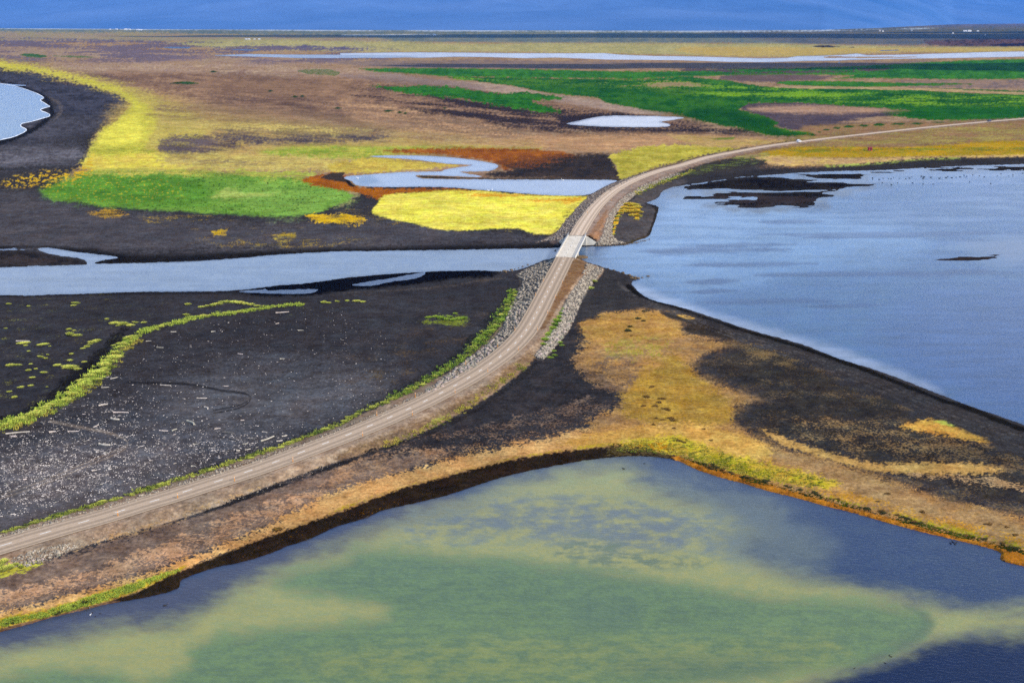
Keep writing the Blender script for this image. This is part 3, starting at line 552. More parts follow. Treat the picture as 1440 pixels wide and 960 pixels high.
# banks of the river
paint([(-200,370),(60,346),(170,358),(260,360),(400,352),(600,347),(760,343),(790,346),(770,351),(480,356),(330,365),(180,372),(130,372),(100,356),(40,346),(-200,354)], (26,24,27), 3, 2, c2=(38,35,37))
paint([(0,376),(0,354),(30,353),(60,357),(90,362),(116,367),(120,372),(60,374)], (40,36,38), 2, 1.5, c2=(58,52,52))
paint([(0,366),(30,360),(80,366),(70,371),(20,372)], (62,54,54), 3, 2)
paint([(330,408),(500,388),(600,380),(700,379),(690,388),(640,392),(600,397),(560,403),(500,407),(450,413),(400,417),(350,414)], (16,16,20), 2.5, 2)
paint([(0,413),(200,409),(340,408),(340,412),(200,414),(0,418)], (42,39,42), 1.5, 1)
paint([(470,412),(560,407),(640,399),(700,390),(706,392),(640,402),(560,411),(480,416)], (78,70,66), 1, 1, cover=0.5, mot='str')
# green and rust growth in the sand west of the road
paint([(0,420),(240,418),(210,455),(160,500),(100,550),(0,590)], (150,146,62), 10, 8, cover=0.03)
paint([(200,420),(500,420),(640,440),(600,480),(300,430)], (140,140,62), 10, 8, cover=0.012)
paint([(560,480),(620,466),(650,480),(620,492),(570,490)], (120,84,50), 6, 5, cover=0.35)
paint([(480,500),(640,440),(700,430),(690,462),(600,520),(500,570)], (96,78,56), 10, 8, cover=0.12)
paint([(590,452),(620,442),(656,446),(654,456),(620,456)], (128,140,48), 3, 3, cover=0.5)
paint([(90,530),(130,500),(160,470),(180,462),(150,500),(110,548),(60,580),(0,592),(0,586),(60,566)], (36,34,36), 5, 4)  # shade left of the dune tufts, painted as a dark strip of sand
LIME = [(-100,781),(0,753),(41,740),(82,728),(135,712),(180,699),(232,683),(285,666),(337,649),(375,637),(420,621),(480,598),(500,586),(547,565),(580,548),(613,531),(640,513),(667,492),(688,470),(708,446),(718,428),(725,411)]
lm = np.array(LIME, float); wv = np.interp(lm[:, 1], [400, 470, 520, 600, 760], [7, 12, 9, 6, 5])
paint(list(map(tuple, lm - np.c_[wv*0.8, wv*0.8])) + list(map(tuple, (lm + np.c_[wv*0.3, wv*0.3])[::-1])), (120,142,48), 3, 3, cover=0.62, c2=(150,160,60), smooth=False)
paint(list(map(tuple, lm - np.c_[wv*1.2, wv*1.2])) + list(map(tuple, (lm)[::-1])), (34,36,34), 3, 3, cover=0.5, smooth=False)
# south bank: dark ditch and patchy heath between road and pond
paint([(752,503),(800,470),(812,450),(830,440),(820,500),(830,530),(874,556),(850,580),(760,612),(640,634),(500,665),(480,660),(530,634),(623,596),(693,556),(737,520)], (50,48,51), 8, 6, c2=(60,55,56), noise='mid')
paint([(480,640),(560,622),(700,590),(800,560),(860,560),(850,590),(760,620),(640,640),(560,668),(480,700)], (124,100,82), 8, 7, cover=0.30, csharp=0.2)
paint([(-100,830),(0,803),(94,778),(262,729),(412,673),(520,640),(640,632),(600,655),(480,704),(400,735),(260,790),(100,842),(-100,890)], (116,96,84), 7, 5, c2=(134,110,92), noise='fine')
paint([(-100,850),(0,830),(150,790),(300,730),(480,672),(640,636),(640,650),(480,705),(370,745),(240,795),(140,830),(0,868)], (186,144,108), 9, 7, cover=0.58, csharp=0.2)
paint([(480,640),(640,630),(800,600),(700,632),(560,672),(480,700)], (170,132,98), 8, 6, cover=0.4, csharp=0.2)
# tan peninsula and its belts along the pond
PEN = [(850,437),(880,434),(913,431.5),(945,435),(975,446),(962,460),(985,470),(1015,474),(1040,482),(1010,496),(990,504),(980,517),(997,527),(1027,540),(1075,562),(1040,576),(1042,593),(1070,611),(1107,626),(1177,641),(1200,650),(1260,670),(1335,698),(1440,722),(1900,860),(1900,960),(1560,834),(1440,800),(1335,762),(1200,726),(1080,692),(1000,668),(950,648),(880,640),(820,642),(705,668),(630,690),(555,708),(480,735),(375,778),(240,832),(142,852),(0,890),(-200,945),(-200,910),(0,862),(67,847),(142,825),(232,802),(375,742),(480,690),(555,668),(630,648),(705,629),(780,613),(830,592),(857,578),(874,557),(857,543),(827,530),(813,517),(810,500),(820,480),(813,457),(833,443)]
paint(PEN, (194,146,84), 9, 8, c2=(156,120,82), noise='mid')
paint([(-100,890),(0,862),(142,824),(240,796),(375,740),(480,688),(640,646),(780,614),(810,604),(850,610),(820,630),(705,648),(555,688),(480,716),(375,754),(270,794),(187,830),(0,876)], (222,172,106), 6, 4, c2=(206,152,92), noise='fine')
paint([(820,450),(880,440),(940,440),(960,470),(900,480),(830,480)], (196,150,72), 8, 6, c2=(180,134,76), noise='mid')
paint([(860,480),(940,480),(960,520),(900,530),(850,510)], (168,150,64), 10, 8, cover=0.6, csharp=0.25)
paint([(880,530),(950,500),(1000,540),(1040,580),(1000,610),(900,600),(880,570)], (190,146,58), 14, 9, c2=(166,130,62))
paint([(820,520),(870,500),(900,520),(880,550),(850,540)], (128,102,80), 8, 8, cover=0.5)
paint([(780,625),(870,604),(960,596),(1040,608),(1110,640),(1040,650),(960,630),(860,628)], (212,168,84), 6, 6, c2=(200,150,74))
paint([(1080,630),(1200,660),(1330,710),(1440,740),(1440,775),(1300,735),(1150,680)], (182,144,94), 8, 6, c2=(158,124,84))
paint([(850,640),(862,626),(900,616),(955,612),(985,624),(1030,639),(1095,655),(1150,668),(1182,680),(1160,690),(1100,679),(1040,667),(990,652),(960,641),(900,640)], (196,178,44), 4, 4, c2=(206,168,60), noise='fine')
paint([(860,634),(900,620),(990,634),(1100,664),(1160,682),(1100,678),(990,652),(950,641)], (126,132,30), 3, 4, cover=0.4)
paint([(870,630),(930,622),(960,636),(900,640)], (176,120,24), 3, 3, cover=0.5)
paint([(-60,900),(0,868),(60,858),(130,836),(190,818),(245,801),(262,796),(240,812),(190,832),(150,845),(80,864),(0,884),(-60,905)], (170,156,34), 3, 3, c2=(196,162,50), noise='fine')
paint([(60,866),(100,850),(150,834),(186,826),(150,842),(90,860)], (86,120,28), 3, 3, cover=0.6)
paint([(480,712),(600,676),(720,644),(820,628),(862,622),(858,629),(780,637),(630,671),(480,721)], (188,158,50), 2, 2, cover=0.6)
paint([(1090,668),(1180,690),(1260,714),(1335,734),(1440,756),(1560,790),(1560,806),(1440,772),(1335,746),(1260,727),(1160,702)], (160,148,44), 4, 3, cover=0.5)
paint([(1090,664),(1180,684),(1280,712),(1440,750),(1560,784),(1560,796),(1440,764),(1280,724),(1160,694)], (204,150,52), 5, 3, cover=0.35)
# dark peaty bank, then the water
paint([(150,847),(190,833),(234,811),(270,796),(319,777),(375,755),(480,718.5),(555,690),(630,669.5),(705,649.5),(780,636),(817,632),(862,629),(920,636),(960,646),(960,654),(900,643),(855,645),(780,657),(705,674),(630,698),(560,714),(530,722),(480,740),(400,772),(345,791),(280,808),(255,818),(250,832),(200,844)], (36,29,22), 1.2, 1.5, c2=(46,34,26), noise='fine')
paint([(190,840),(250,815),(330,782),(400,752),(480,724),(630,680),(705,656),(640,690),(480,735),(330,790),(250,828)], (104,70,26), 2, 2, cover=0.10)
paint([(-60,905),(0,884),(80,864),(150,846),(170,846),(110,861),(40,880),(-60,910)], (92,66,46), 1.2, 1, c2=(120,92,70))
paint([(855,627),(880,625),(950,640),(1000,660),(985,662),(945,646),(890,641),(855,643)], (90,74,50), 2, 2, c2=(74,62,34), noise='fine', cover=0.7)
paint([(950,640),(985,652),(1080,680),(1200,714),(1335,750),(1400,765),(1440,777),(1600,820),(1600,850),(1440,800),(1400,784),(1335,760),(1204,725),(1080,693),(1000,670),(950,650)], (196,128,40), 1.5, 1.5, c2=(170,104,34), noise='fine')
paint([(940,634),(1000,655),(1080,677),(1200,710),(1335,746),(1440,772),(1600,815),(1600,823),(1440,780),(1335,753),(1200,717),(1080,684),(1000,661)], (48,46,22), 1.5, 2, cover=0.6, c2=(66,74,24))
# dark heath on the peninsula's east side
EAST = [(975,455),(990,462),(1030,474),(1075,486),(1120,500),(1177,525),(1227,548),(1277,572),(1327,592),(1440,640),(1900,820),(1900,855),(1440,718),(1335,696),(1260,668),(1200,648),(1107,625),(1060,606),(1040,590),(1040,578),(1072,563),(1027,540),(997,527),(982,515),(1000,500),(1040,482)]
paint(EAST, (52,49,50), 11, 8, c2=(62,56,50), noise='mid')
paint(EAST, (112,92,66), 8, 6, cover=0.13)
paint([(1110,600),(1180,592),(1300,606),(1400,622),(1330,640),(1200,632)], (144,116,78), 12, 7, cover=0.4)
paint([(1020,474),(1080,484),(1130,505),(1100,515),(1050,498),(1020,490)], (128,106,72), 9, 6, cover=0.4)
paint([(1072,604),(1130,625),(1200,645),(1237,652),(1290,650),(1350,651),(1395,654),(1414,661),(1372,666),(1297,666),(1230,662),(1160,644),(1100,625)], (206,164,92), 2.5, 3, c2=(190,148,84), noise='fine')
paint([(1290,664),(1400,672),(1500,700),(1500,706),(1390,682),(1290,670)], (180,144,100), 3, 3, cover=0.6)
paint([(1266,600),(1293,592),(1313,590),(1363,597),(1393,612),(1408,622),(1373,620),(1327,611)], (218,172,78), 2.5, 3, c2=(206,150,70), noise='fine')
paint([(1312,592),(1340,589.5),(1366,597),(1340,600)], (190,194,80), 1.5, 1.5)
paint([(1330,630),(1440,640),(1500,660),(1440,668),(1350,652)], (120,98,70), 5, 5, cover=0.4)
paint([(928,439),(947,440),(952,443),(966,448),(985,452),(990,458),(962,452),(939,447),(934,443)], (60,54,50), 1.2, 1.2); paint([(952,443),(962,442),(978,447),(972,449),(960,447)], (214,168,80), 1, 1)
paint([(961,462),(980,456),(1010,460),(1030,470),(1028,477),(1000,471),(975,469)], (50,44,42), 2, 2, c2=(64,54,46))
# smooth beach along the lagoon
BEACH = [(838,377),(860,381),(884,396),(890,405),(900,414),(917,423),(960,433.5),(993,445),(1043,461.5),(1127,485),(1227,520),(1327,558),(1440,599),(1900,792),(1900,822),(1440,642),(1327,592),(1227,548),(1127,502),(1060,478),(1000,456),(950,436),(900,431),(850,436),(830,446),(812,452),(806,462),(815,430),(828,408),(845,388)]
paint(BEACH, (66,62,62), 3, 2.5, c2=(56,53,54), noise='str')
paint([(888,400),(902,414.5),(960,434),(1043,462),(1127,486),(1227,521),(1327,560),(1440,600.5),(1900,795),(1900,806),(1440,608),(1327,566),(1227,527),(1127,491),(1043,466),(960,437),(895,416),(880,402)], (27,25,25), 1.2, 1.0)
for off in (12, 17, 24):
    ln = [(870,392+off*.3),(885,405+off*.3),(905,416+off*.4),(960,434+off*.5),(1043,462+off*.7),(1127,486+off*.8),(1227,521+off),(1327,560+off*1.1),(1440,600+off*1.2)]
    paint(ln + [(a, b+1.6) for a, b in ln[::-1]], (84,78,76), 1, 1, cover=0.6, mot='str')
# spit of sand north-east of the bridge, sandbars
paint([(862,340),(862,318),(870,300),(880,288),(905,268),(930,258),(960,252),(965,258),(945,264),(930,272),(920,282),(908,286),(925,290),(924,304),(917,326),(911,334),(890,342),(868,345)], (92,84,82), 2, 2, c2=(76,71,72), noise='str')
paint([(905,286),(918,287.5),(926.5,291),(925,304),(919,320),(914,333),(908,334),(915,318),(920,302),(920,293)], (46,42,42), 1.2, 1)
paint([(868,345),(890,342),(912,333),(905,332),(885,338)], (70,58,44), 1, 1, cover=0.7)
for b in BARS[:6]: paint(b, (22,21,26), 5, 3, c2=(40,36,38), noise='str')
for b in BARS[6:8]: paint(b, (44,36,36), 2, 1, c2=(58,48,46))
paint([(1000,274),(1080,272),(1150,276),(1140,286),(1060,288),(1010,284)], (58,50,52), 3, 3, cover=0.5, mot='str')
paint([(955,262),(1000,256),(1040,250),(1120,243.5),(1243,239),(1440,231),(1440,223),(1290,226),(1180,236),(1060,240),(990,250)], (58,55,58), 2, 1.5, c2=(48,46,50), noise='str')
# sea shore
paint([(0,114),(40,123),(62,133),(74,148),(76,160),(66,172),(50,184),(30,194),(0,204),(0,196),(40,182),(66,164),(68,150),(52,134)], (34,34,42), 2, 1.5)
paint([(62,133),(84,142),(90,156),(70,176),(54,190),(58,184),(72,172),(82,158),(78,146)], (110,98,92), 1, 1.5, cover=0.45)
# road embankment: gravel
paint(TOE_S, (168,142,116), 1.2, 1.0, c2=(140,116,96), noise='fine')
paint(CREST_S, (172,146,122), 1.5, 0.6, c2=(156,130,108), noise='fine')
paint([(809,362.5),(827,372),(822,384),(812,392),(800,410),(786,430),(776,446),(766,462),(760,462),(772,440),(784,412),(800,380)], (142,106,72), 1.5, 1.5, c2=(128,96,70), noise='fine')
paint([(727,385),(764,368),(780,363),(767,389),(752,418),(735,452),(712,484),(676,513),(643,522),(695,475),(713,441),(733,400)], (110,104,96), 1.5, 1, c2=(92,86,80), noise='fine')
paint([(752,503),(766,478),(780,454),(792,428),(806,406),(824,386),(840,377),(846,382),(827,408),(808,446),(797,468),(780,488),(764,506)], (112,104,98), 1.5, 1, c2=(92,86,82), noise='fine')
paint([(764,474),(784,446),(792,430),(796,432),(786,454),(772,478)], (116,140,50), 2, 2, cover=0.7)
paint([(700,528),(745,494),(752,504),(737,520),(713,538),(667,569),(623,593),(580,614),(530,632),(480,648),(480,636),(590,592),(670,550)], (118,94,74), 2, 2, c2=(140,114,84), noise='fine')
paint([(590,598),(660,566),(690,548),(640,582),(590,606),(560,618)], (146,146,62), 3, 3, cover=0.3)
paint([(100,770),(360,684),(520,630),(600,600),(560,620),(412,671),(262,727),(94,776)], (176,142,100), 3, 3, cover=0.4)
paint([(300,712),(500,640),(640,588),(700,552),(737,522),(760,506),(742,528),(700,560),(640,596),(520,640),(320,712)], (44,41,42), 2, 2, cover=0.75)
paint([(-40,810),(0,795),(40,786),(60,792),(30,806),(-40,820)], (186,180,66), 3, 3, cover=0.6)
paint(TOE_N, (140,118,104), 1.2, 1.0, c2=(122,102,92), noise='fine')
paint(CREST_N, (176,150,132), 1.2, 0.6, c2=(160,136,120), noise='fine')
paint([(824,333),(836,318),(846,304),(856,292),(850,312),(845,328),(838,338)], (170,124,88), 2, 1.5, c2=(156,118,92), noise='fine')
paint([(878,285),(890,284),(900,292),(899,304),(897,312),(890,305),(880,300),(872,306),(868,316),(864,330),(861,330),(862,314),(868,298)], (236,180,40), 1.5, 2, cover=0.72)
paint([(893,266),(910,258),(930,252),(958,244),(950,252),(925,262),(905,270)], (140,150,50), 2, 2, cover=0.6)
# wheel tracks in the sand
for off in (0, 5):
    t = crom([(0,700-off),(60,680-off),(120,655-off),(165,636-off),(180,624-off*.4),(172,614+off*.2),(150,606+off*.3),(110,598+off*.4),(70,590+off*.4)], 4, False)
    paint(list(map(tuple, t)) + [(a, b+2.0) for a, b in t[::-1]], (140,124,110), 1.1, 0.0, smooth=False, strength=0.9)
for off in (0, 4):
    t = crom([(180,536+off*.4),(260,538+off*.4),(310,547+off*.4),(345,552+off*.3),(352,562-off*.5),(335,573-off),(300,580-off)], 4, False)
    paint(list(map(tuple, t)) + [(a, b+1.6) for a, b in t[::-1]], (36,35,38), 0.9, 0.0, smooth=False, strength=0.9)

# broad uneven tone of the real ground
# the outlines carry the colours seen through the air: take the air's share off to get the ground's own
Tr = np.exp(-HAZE*np.sqrt(GX**2+GY**2+CAM_H**2))[..., None]
def clear(A): return np.maximum((A*LIGHT - AIR*(1-Tr))/(Tr*LIGHT), A*0.06)
C = clear(C); CB = clear(CB)
tone = 1 + 0.12*N_MID + 0.09*N_FINE + 0.10*N_BIG + 0.09*N_DOT + 0.14*N_STR*np.clip((330-V)/100, 0, 1)
C *= tone[..., None]
C = np.clip(C, 0.002, 0.95); CB = np.clip(CB*tone[..., None], 0.002, 0.95)

def grid_faces(mask=None):
    idx = np.arange(NR*NC, dtype=np.int32).reshape(NR, NC)
    F = np.stack([idx[1:, :-1], idx[1:, 1:], idx[:-1, 1:], idx[:-1, :-1]], -1)
    return F.reshape(-1, 4) if mask is None else F[mask]
def set_col(o, A, nm='tint'):
    at = o.data.color_attributes.new(nm, 'FLOAT_COLOR', 'POINT')
    buf = np.ones((len(A), 4), np.float32); buf[:, :A.shape[1]] = A
    at.data.foreach_set('color', buf.ravel())

def ground_material():
    m, nt, b = new_mat('ground_surface')
    at = nt.nodes.new('ShaderNodeAttribute'); at.attribute_name = 'tint'
    geo = nt.nodes.new('ShaderNodeNewGeometry')
    n1 = nt.nodes.new('ShaderNodeTexNoise'); n1.inputs['Scale'].default_value = 0.9; n1.inputs['Detail'].default_value = 5; n1.inputs['Roughness'].default_value = 0.7
    n2 = nt.nodes.new('ShaderNodeTexNoise'); n2.inputs['Scale'].default_value = 0.22; n2.inputs['Detail'].default_value = 5; n2.inputs['Roughness'].default_value = 0.65
    for n in (n1, n2): nt.links.new(geo.outputs['Position'], n.inputs['Vector'])
    m1 = nt.nodes.new('ShaderNodeMapRange'); m1.inputs['From Min'].default_value = 0.25; m1.inputs['From Max'].default_value = 0.75; m1.inputs['To Min'].default_value = 0.45; m1.inputs['To Max'].default_value = 1.55
    m2 = nt.nodes.new('ShaderNodeMapRange'); m2.inputs['From Min'].default_value = 0.25; m2.inputs['From Max'].default_value = 0.75; m2.inputs['To Min'].default_value = 0.62; m2.inputs['To Max'].default_value = 1.38
    nt.links.new(n1.outputs['Fac'], m1.inputs['Value']); nt.links.new(n2.outputs['Fac'], m2.inputs['Value'])
    # speckles: tufts, stones, flowers
    a2 = nt.nodes.new('ShaderNodeAttribute'); a2.attribute_name = 'speckle'
    n3 = nt.nodes.new('ShaderNodeTexNoise'); n3.inputs['Scale'].default_value = 1.7; n3.inputs['Detail'].default_value = 4; n3.inputs['Roughness'].default_value = 0.62
    n4 = nt.nodes.new('ShaderNodeTexNoise'); n4.inputs['Scale'].default_value = 0.13; n4.inputs['Detail'].default_value = 3
    for n in (n3, n4): nt.links.new(geo.outputs['Position'], n.inputs['Vector'])
    def mth(op, a, b_, c_=None):
        k = nt.nodes.new('ShaderNodeMath'); k.operation = op
        for i_, x in enumerate((a, b_, c_)):
            if x is None: continue
            if isinstance(x, (int, float)): k.inputs[i_].default_value = x
            else: nt.links.new(x, k.inputs[i_])
        return k.outputs[0]
    comb = mth('MULTIPLY_ADD', mth('SUBTRACT', n4.outputs['Fac'], 0.5), 0.55, mth('MULTIPLY_ADD', mth('SUBTRACT', n3.outputs['Fac'], 0.5), 0.95, 0.5))
    sm_ = nt.nodes.new('ShaderNodeMapRange'); sm_.interpolation_type = 'SMOOTHSTEP'
    nt.links.new(comb, sm_.inputs['Value']); nt.links.new(mth('SUBTRACT', at.outputs['Alpha'], 0.035), sm_.inputs['From Min']); nt.links.new(mth('ADD', at.outputs['Alpha'], 0.035), sm_.inputs['From Max'])
    mxs = nt.nodes.new('ShaderNodeMix'); mxs.data_type = 'RGBA'; nt.links.new(sm_.outputs[0], mxs.inputs[0]); nt.links.new(at.outputs['Color'], mxs.inputs[6]); nt.links.new(a2.outputs['Color'], mxs.inputs[7])
    mu = nt.nodes.new('ShaderNodeMath'); mu.operation = 'MULTIPLY'; nt.links.new(m1.outputs[0], mu.inputs[0])
    n5 = nt.nodes.new('ShaderNodeTexNoise'); n5.inputs['Scale'].default_value = 0.03; n5.inputs['Detail'].default_value = 8; n5.inputs['Roughness'].default_value = 0.72
    nt.links.new(geo.outputs['Position'], n5.inputs['Vector'])
    m5 = nt.nodes.new('ShaderNodeMapRange'); m5.inputs['From Min'].default_value = 0.28; m5.inputs['From Max'].default_value = 0.72; m5.inputs['To Min'].default_value = 0.66; m5.inputs['To Max'].default_value = 1.34
    nt.links.new(n5.outputs['Fac'], m5.inputs['Value']); nt.links.new(mth('MULTIPLY', m2.outputs[0], m5.outputs[0]), mu.inputs[1])
    hue = nt.nodes.new('ShaderNodeMix'); hue.data_type = 'RGBA'; hue.inputs[6].default_value = (1.10, 0.97, 0.86, 1); hue.inputs[7].default_value = (0.90, 1.03, 1.10, 1)
    h6 = nt.nodes.new('ShaderNodeTexNoise'); h6.inputs['Scale'].default_value = 0.11; h6.inputs['Detail'].default_value = 6; h6.inputs['Roughness'].default_value = 0.7; nt.links.new(geo.outputs['Position'], h6.inputs['Vector'])
    h7 = nt.nodes.new('ShaderNodeMapRange'); h7.inputs['From Min'].default_value = 0.3; h7.inputs['From Max'].default_value = 0.7; nt.links.new(h6.outputs['Fac'], h7.inputs['Value']); nt.links.new(h7.outputs[0], hue.inputs[0])
    vm = nt.nodes.new('ShaderNodeVectorMath'); vm.operation = 'SCALE'
    hv = nt.nodes.new('ShaderNodeVectorMath'); hv.operation = 'MULTIPLY'; nt.links.new(mxs.outputs[2], hv.inputs[0]); nt.links.new(hue.outputs[2], hv.inputs[1]); nt.links.new(hv.outputs[0], vm.inputs[0]); nt.links.new(mu.outputs[0], vm.inputs['Scale'])
    nt.links.new(vm.outputs[0], b.inputs['Base Color'])
    b.inputs['Roughness'].default_value = 1.0; b.inputs['Specular IOR Level'].default_value = 0.0
    bp = nt.nodes.new('ShaderNodeBump'); bp.inputs['Strength'].default_value = 0.5; bp.inputs['Distance'].default_value = 0.35
    nt.links.new(n1.outputs['Fac'], bp.inputs['Height']); nt.links.new(bp.outputs[0], b.inputs['Normal'])
    return m
M['ground'] = ground_material()
ground = np_mesh('ground', np.stack([GX, GY, Z], -1).reshape(-1, 3), grid_faces(), M['ground'])
set_col(ground, np.concatenate([C, TH[..., None]], -1).reshape(-1, 4)); set_col(ground, CB.reshape(-1, 3), 'speckle'); tag(ground, kind='structure')

# ------------------------------------------------------------------ water
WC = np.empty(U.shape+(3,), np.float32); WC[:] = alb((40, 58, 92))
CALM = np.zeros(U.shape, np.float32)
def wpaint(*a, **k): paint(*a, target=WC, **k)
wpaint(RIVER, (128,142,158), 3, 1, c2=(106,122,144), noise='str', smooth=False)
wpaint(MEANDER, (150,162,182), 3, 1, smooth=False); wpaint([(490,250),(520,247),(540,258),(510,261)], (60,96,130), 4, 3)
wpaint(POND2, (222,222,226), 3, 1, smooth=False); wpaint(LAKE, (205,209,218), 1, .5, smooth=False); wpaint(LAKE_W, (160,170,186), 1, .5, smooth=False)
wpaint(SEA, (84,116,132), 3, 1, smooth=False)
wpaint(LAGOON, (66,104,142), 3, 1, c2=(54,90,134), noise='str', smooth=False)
wpaint([(815,347),(900,340),(925,300),(960,280),(1150,296),(1300,330),(1250,360),(1050,390),(960,420),(900,400),(840,370)], (116,150,182), 26, 14, c2=(96,132,170), noise='str')
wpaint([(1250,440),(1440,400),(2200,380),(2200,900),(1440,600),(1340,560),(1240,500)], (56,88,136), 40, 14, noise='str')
# shallows of the near pond: pale weed and sand, teal deep patch
SHAL = [(-300,985),(0,918),(75,899),(187,882),(262,866),(300,845),(356,818),(431,785),(480,762),(520,747),(600,722),(680,697),(760,670),(830,654),(870,654),(905,664),(890,676),(960,696),(1020,706),(1080,722),(1096,742),(1060,762),(1040,780),(1140,812),(1230,830),(1300,848),(1380,856),(1460,858),(1460,888),(1380,892),(1310,898),(1262,922),(1190,945),(1130,965),(1000,1010),(600,1100),(-300,1200)]
wpaint(FPOND, (62,78,104), 2, 1, c2=(50,66,98), noise='mid', smooth=False)
wpaint([(-60,1010),(-60,905),(0,890),(112,860),(240,832),(260,816),(330,794),(430,762),(480,740),(560,714),(600,706),(640,694),(640,720),(540,760),(440,800),(330,850),(200,900),(0,945)], (76,78,94), 8, 4)
wpaint([(1000,980),(1130,958),(1190,946),(1262,924),(1310,900),(1440,888),(1700,880),(1700,1100),(900,1100)], (22,36,70), 12, 6)
wpaint(SHAL, (172,168,98), 24, 10, c2=(152,156,98), noise='mid')
wpaint([(-60,1000),(0,952),(60,944),(130,942),(200,958),(262,938),(266,914),(300,896),(360,886),(440,878),(545,868),(520,850),(440,836),(385,822),(420,802),(480,788),(500,770),(560,772),(640,780),(760,792),(860,802),(960,820),(1080,840),(1180,843),(1250,849),(1300,862),(1306,880),(1286,900),(1236,924),(1190,938),(1100,950),(1000,962),(800,1000),(300,1100)], (108,130,90), 16, 7, c2=(116,138,86), noise='mid')
wpaint([(460,800),(700,790),(900,820),(1060,850),(1000,880),(760,870),(560,850)], (92,116,84), 24, 12, c2=(102,126,82), strength=.5)
wpaint([(400,930),(700,900),(1000,905),(1180,900),(1150,935),(900,950),(600,965)], (136,144,82), 22, 12, cover=0.5, csharp=.6)
wpaint([(560,742),(640,728),(760,712),(900,716),(1000,730),(1060,760),(960,775),(840,772),(700,752),(600,752)], (112,124,126), 22, 12, cover=.5, csharp=.6)
wpaint([(580,735),(700,705),(830,700),(940,720),(960,760),(860,770),(740,745),(640,748)], (112,120,116), 20, 10, cover=0.6, csharp=.6)
wpaint([(820,760),(900,775),(1000,790),(900,800),(780,780)], (112,124,92), 10, 8, cover=0.5, csharp=.3)
wpaint([(800,860),(860,845),(900,855),(880,875),(820,880)], (84,104,90), 22, 8, strength=.35)
wpaint([(880,935),(1000,925),(1100,935),(1050,955),(900,950)], (80,100,86), 22, 8, strength=.4)
wpaint([(1270,850),(1306,862),(1314,880),(1292,902),(1236,928),(1180,944),(1230,918),(1280,893),(1298,876),(1290,864)], (74,100,82), 6, 2, strength=.45)
wpaint([(930,672),(1010,690),(1100,720),(1170,770),(1140,806),(1060,790),(1000,770),(1020,735),(960,705)], (112,122,114), 30, 12, strength=.75)
wpaint([(1000,690),(1080,712),(1120,740),(1080,752),(1040,730)], (84,98,112), 20, 8, strength=.6)
# sky sheen painted as paler water along the lagoon's beach, calm and ruffled streaks
def calm(pts, val, soft=10, amp=8, noise='str', cover=1.0):
    sl, d = inside_dist(crom(pts, 2), soft+amp*1.2+2); a = sstep(-soft, soft, d+amp*1.6*{'str': N_STR, 'mid': N_MID}[noise][sl])
    if cover < 1: a = a*sstep(quant(N_STR, cover)-.2, quant(N_STR, cover)+.2, N_STR[sl])
    CALM[sl] = CALM[sl]*(1-a)+val*a
SHEEN = [(890,400),(905,404),(930,414),(1000,440),(1080,462),(1160,484),(1230,508),(1300,538),(1330,556),(1277,540),(1227,522),(1127,488),(1043,463),(960,436),(905,418)]
calm(SHEEN, 1.0, 7, 3); wpaint(SHEEN, (176,184,198), 8, 3, strength=.6)
calm([(840,340),(930,300),(1100,300),(1300,290),(1440,270),(1440,300),(1200,330),(1000,345),(900,380),(850,365)], 0.5, 14, 10, cover=.6)
calm([(1320,350),(1440,330),(1440,370),(1390,375),(1350,352)], 0.9, 8, 6); wpaint([(1350,345),(1400,338),(1440,336),(1440,366),(1400,360)], (110,116,136), 8, 5, strength=.4)
calm([(1200,232),(1440,226),(1440,250),(1250,256),(1100,300),(960,300),(940,270),(1000,262)], 0.7, 8, 8)
for b in BARS[:6]:
    bb = np.array(b, float); cc_ = bb.mean(0); wpaint(list(map(tuple, cc_+(bb-cc_)*np.array([1.25, 1.7]))), (22,24,34), 6, 3, cover=.75, mot='str', csharp=.4, smooth=False)
calm(RIVER, 0.55, 5, 3); calm(MEANDER, 0.9, 4, 2); calm(POND2, 1, 3, 1); calm(LAKE, 1, 1, .5); calm(LAKE_W, 1, 1, .5); calm(SEA, .5, 4, 2)
for (y0, x0, x1, w) in ((329,1050,1440,3),(333,1130,1330,2),(352,900,1120,5),(345,980,1120,4),(372,960,1150,4),(386,1060,1300,4),(384,1250,1440,6),(396,960,1040,4),(424,980,1180,5),(430,1130,1260,3),(312,1060,1160,3),(410,960,1040,3)):
    wpaint([(x0,y0+1),((x0*2+x1)/3,y0-w*.7),((x0+x1*2)/3,y0-w),(x1,y0-1),((x0+x1*2)/3,y0+w*.6),((x0*2+x1)/3,y0+w)], (26,58,104), w*.55, w*.5, noise='str', strength=.8)
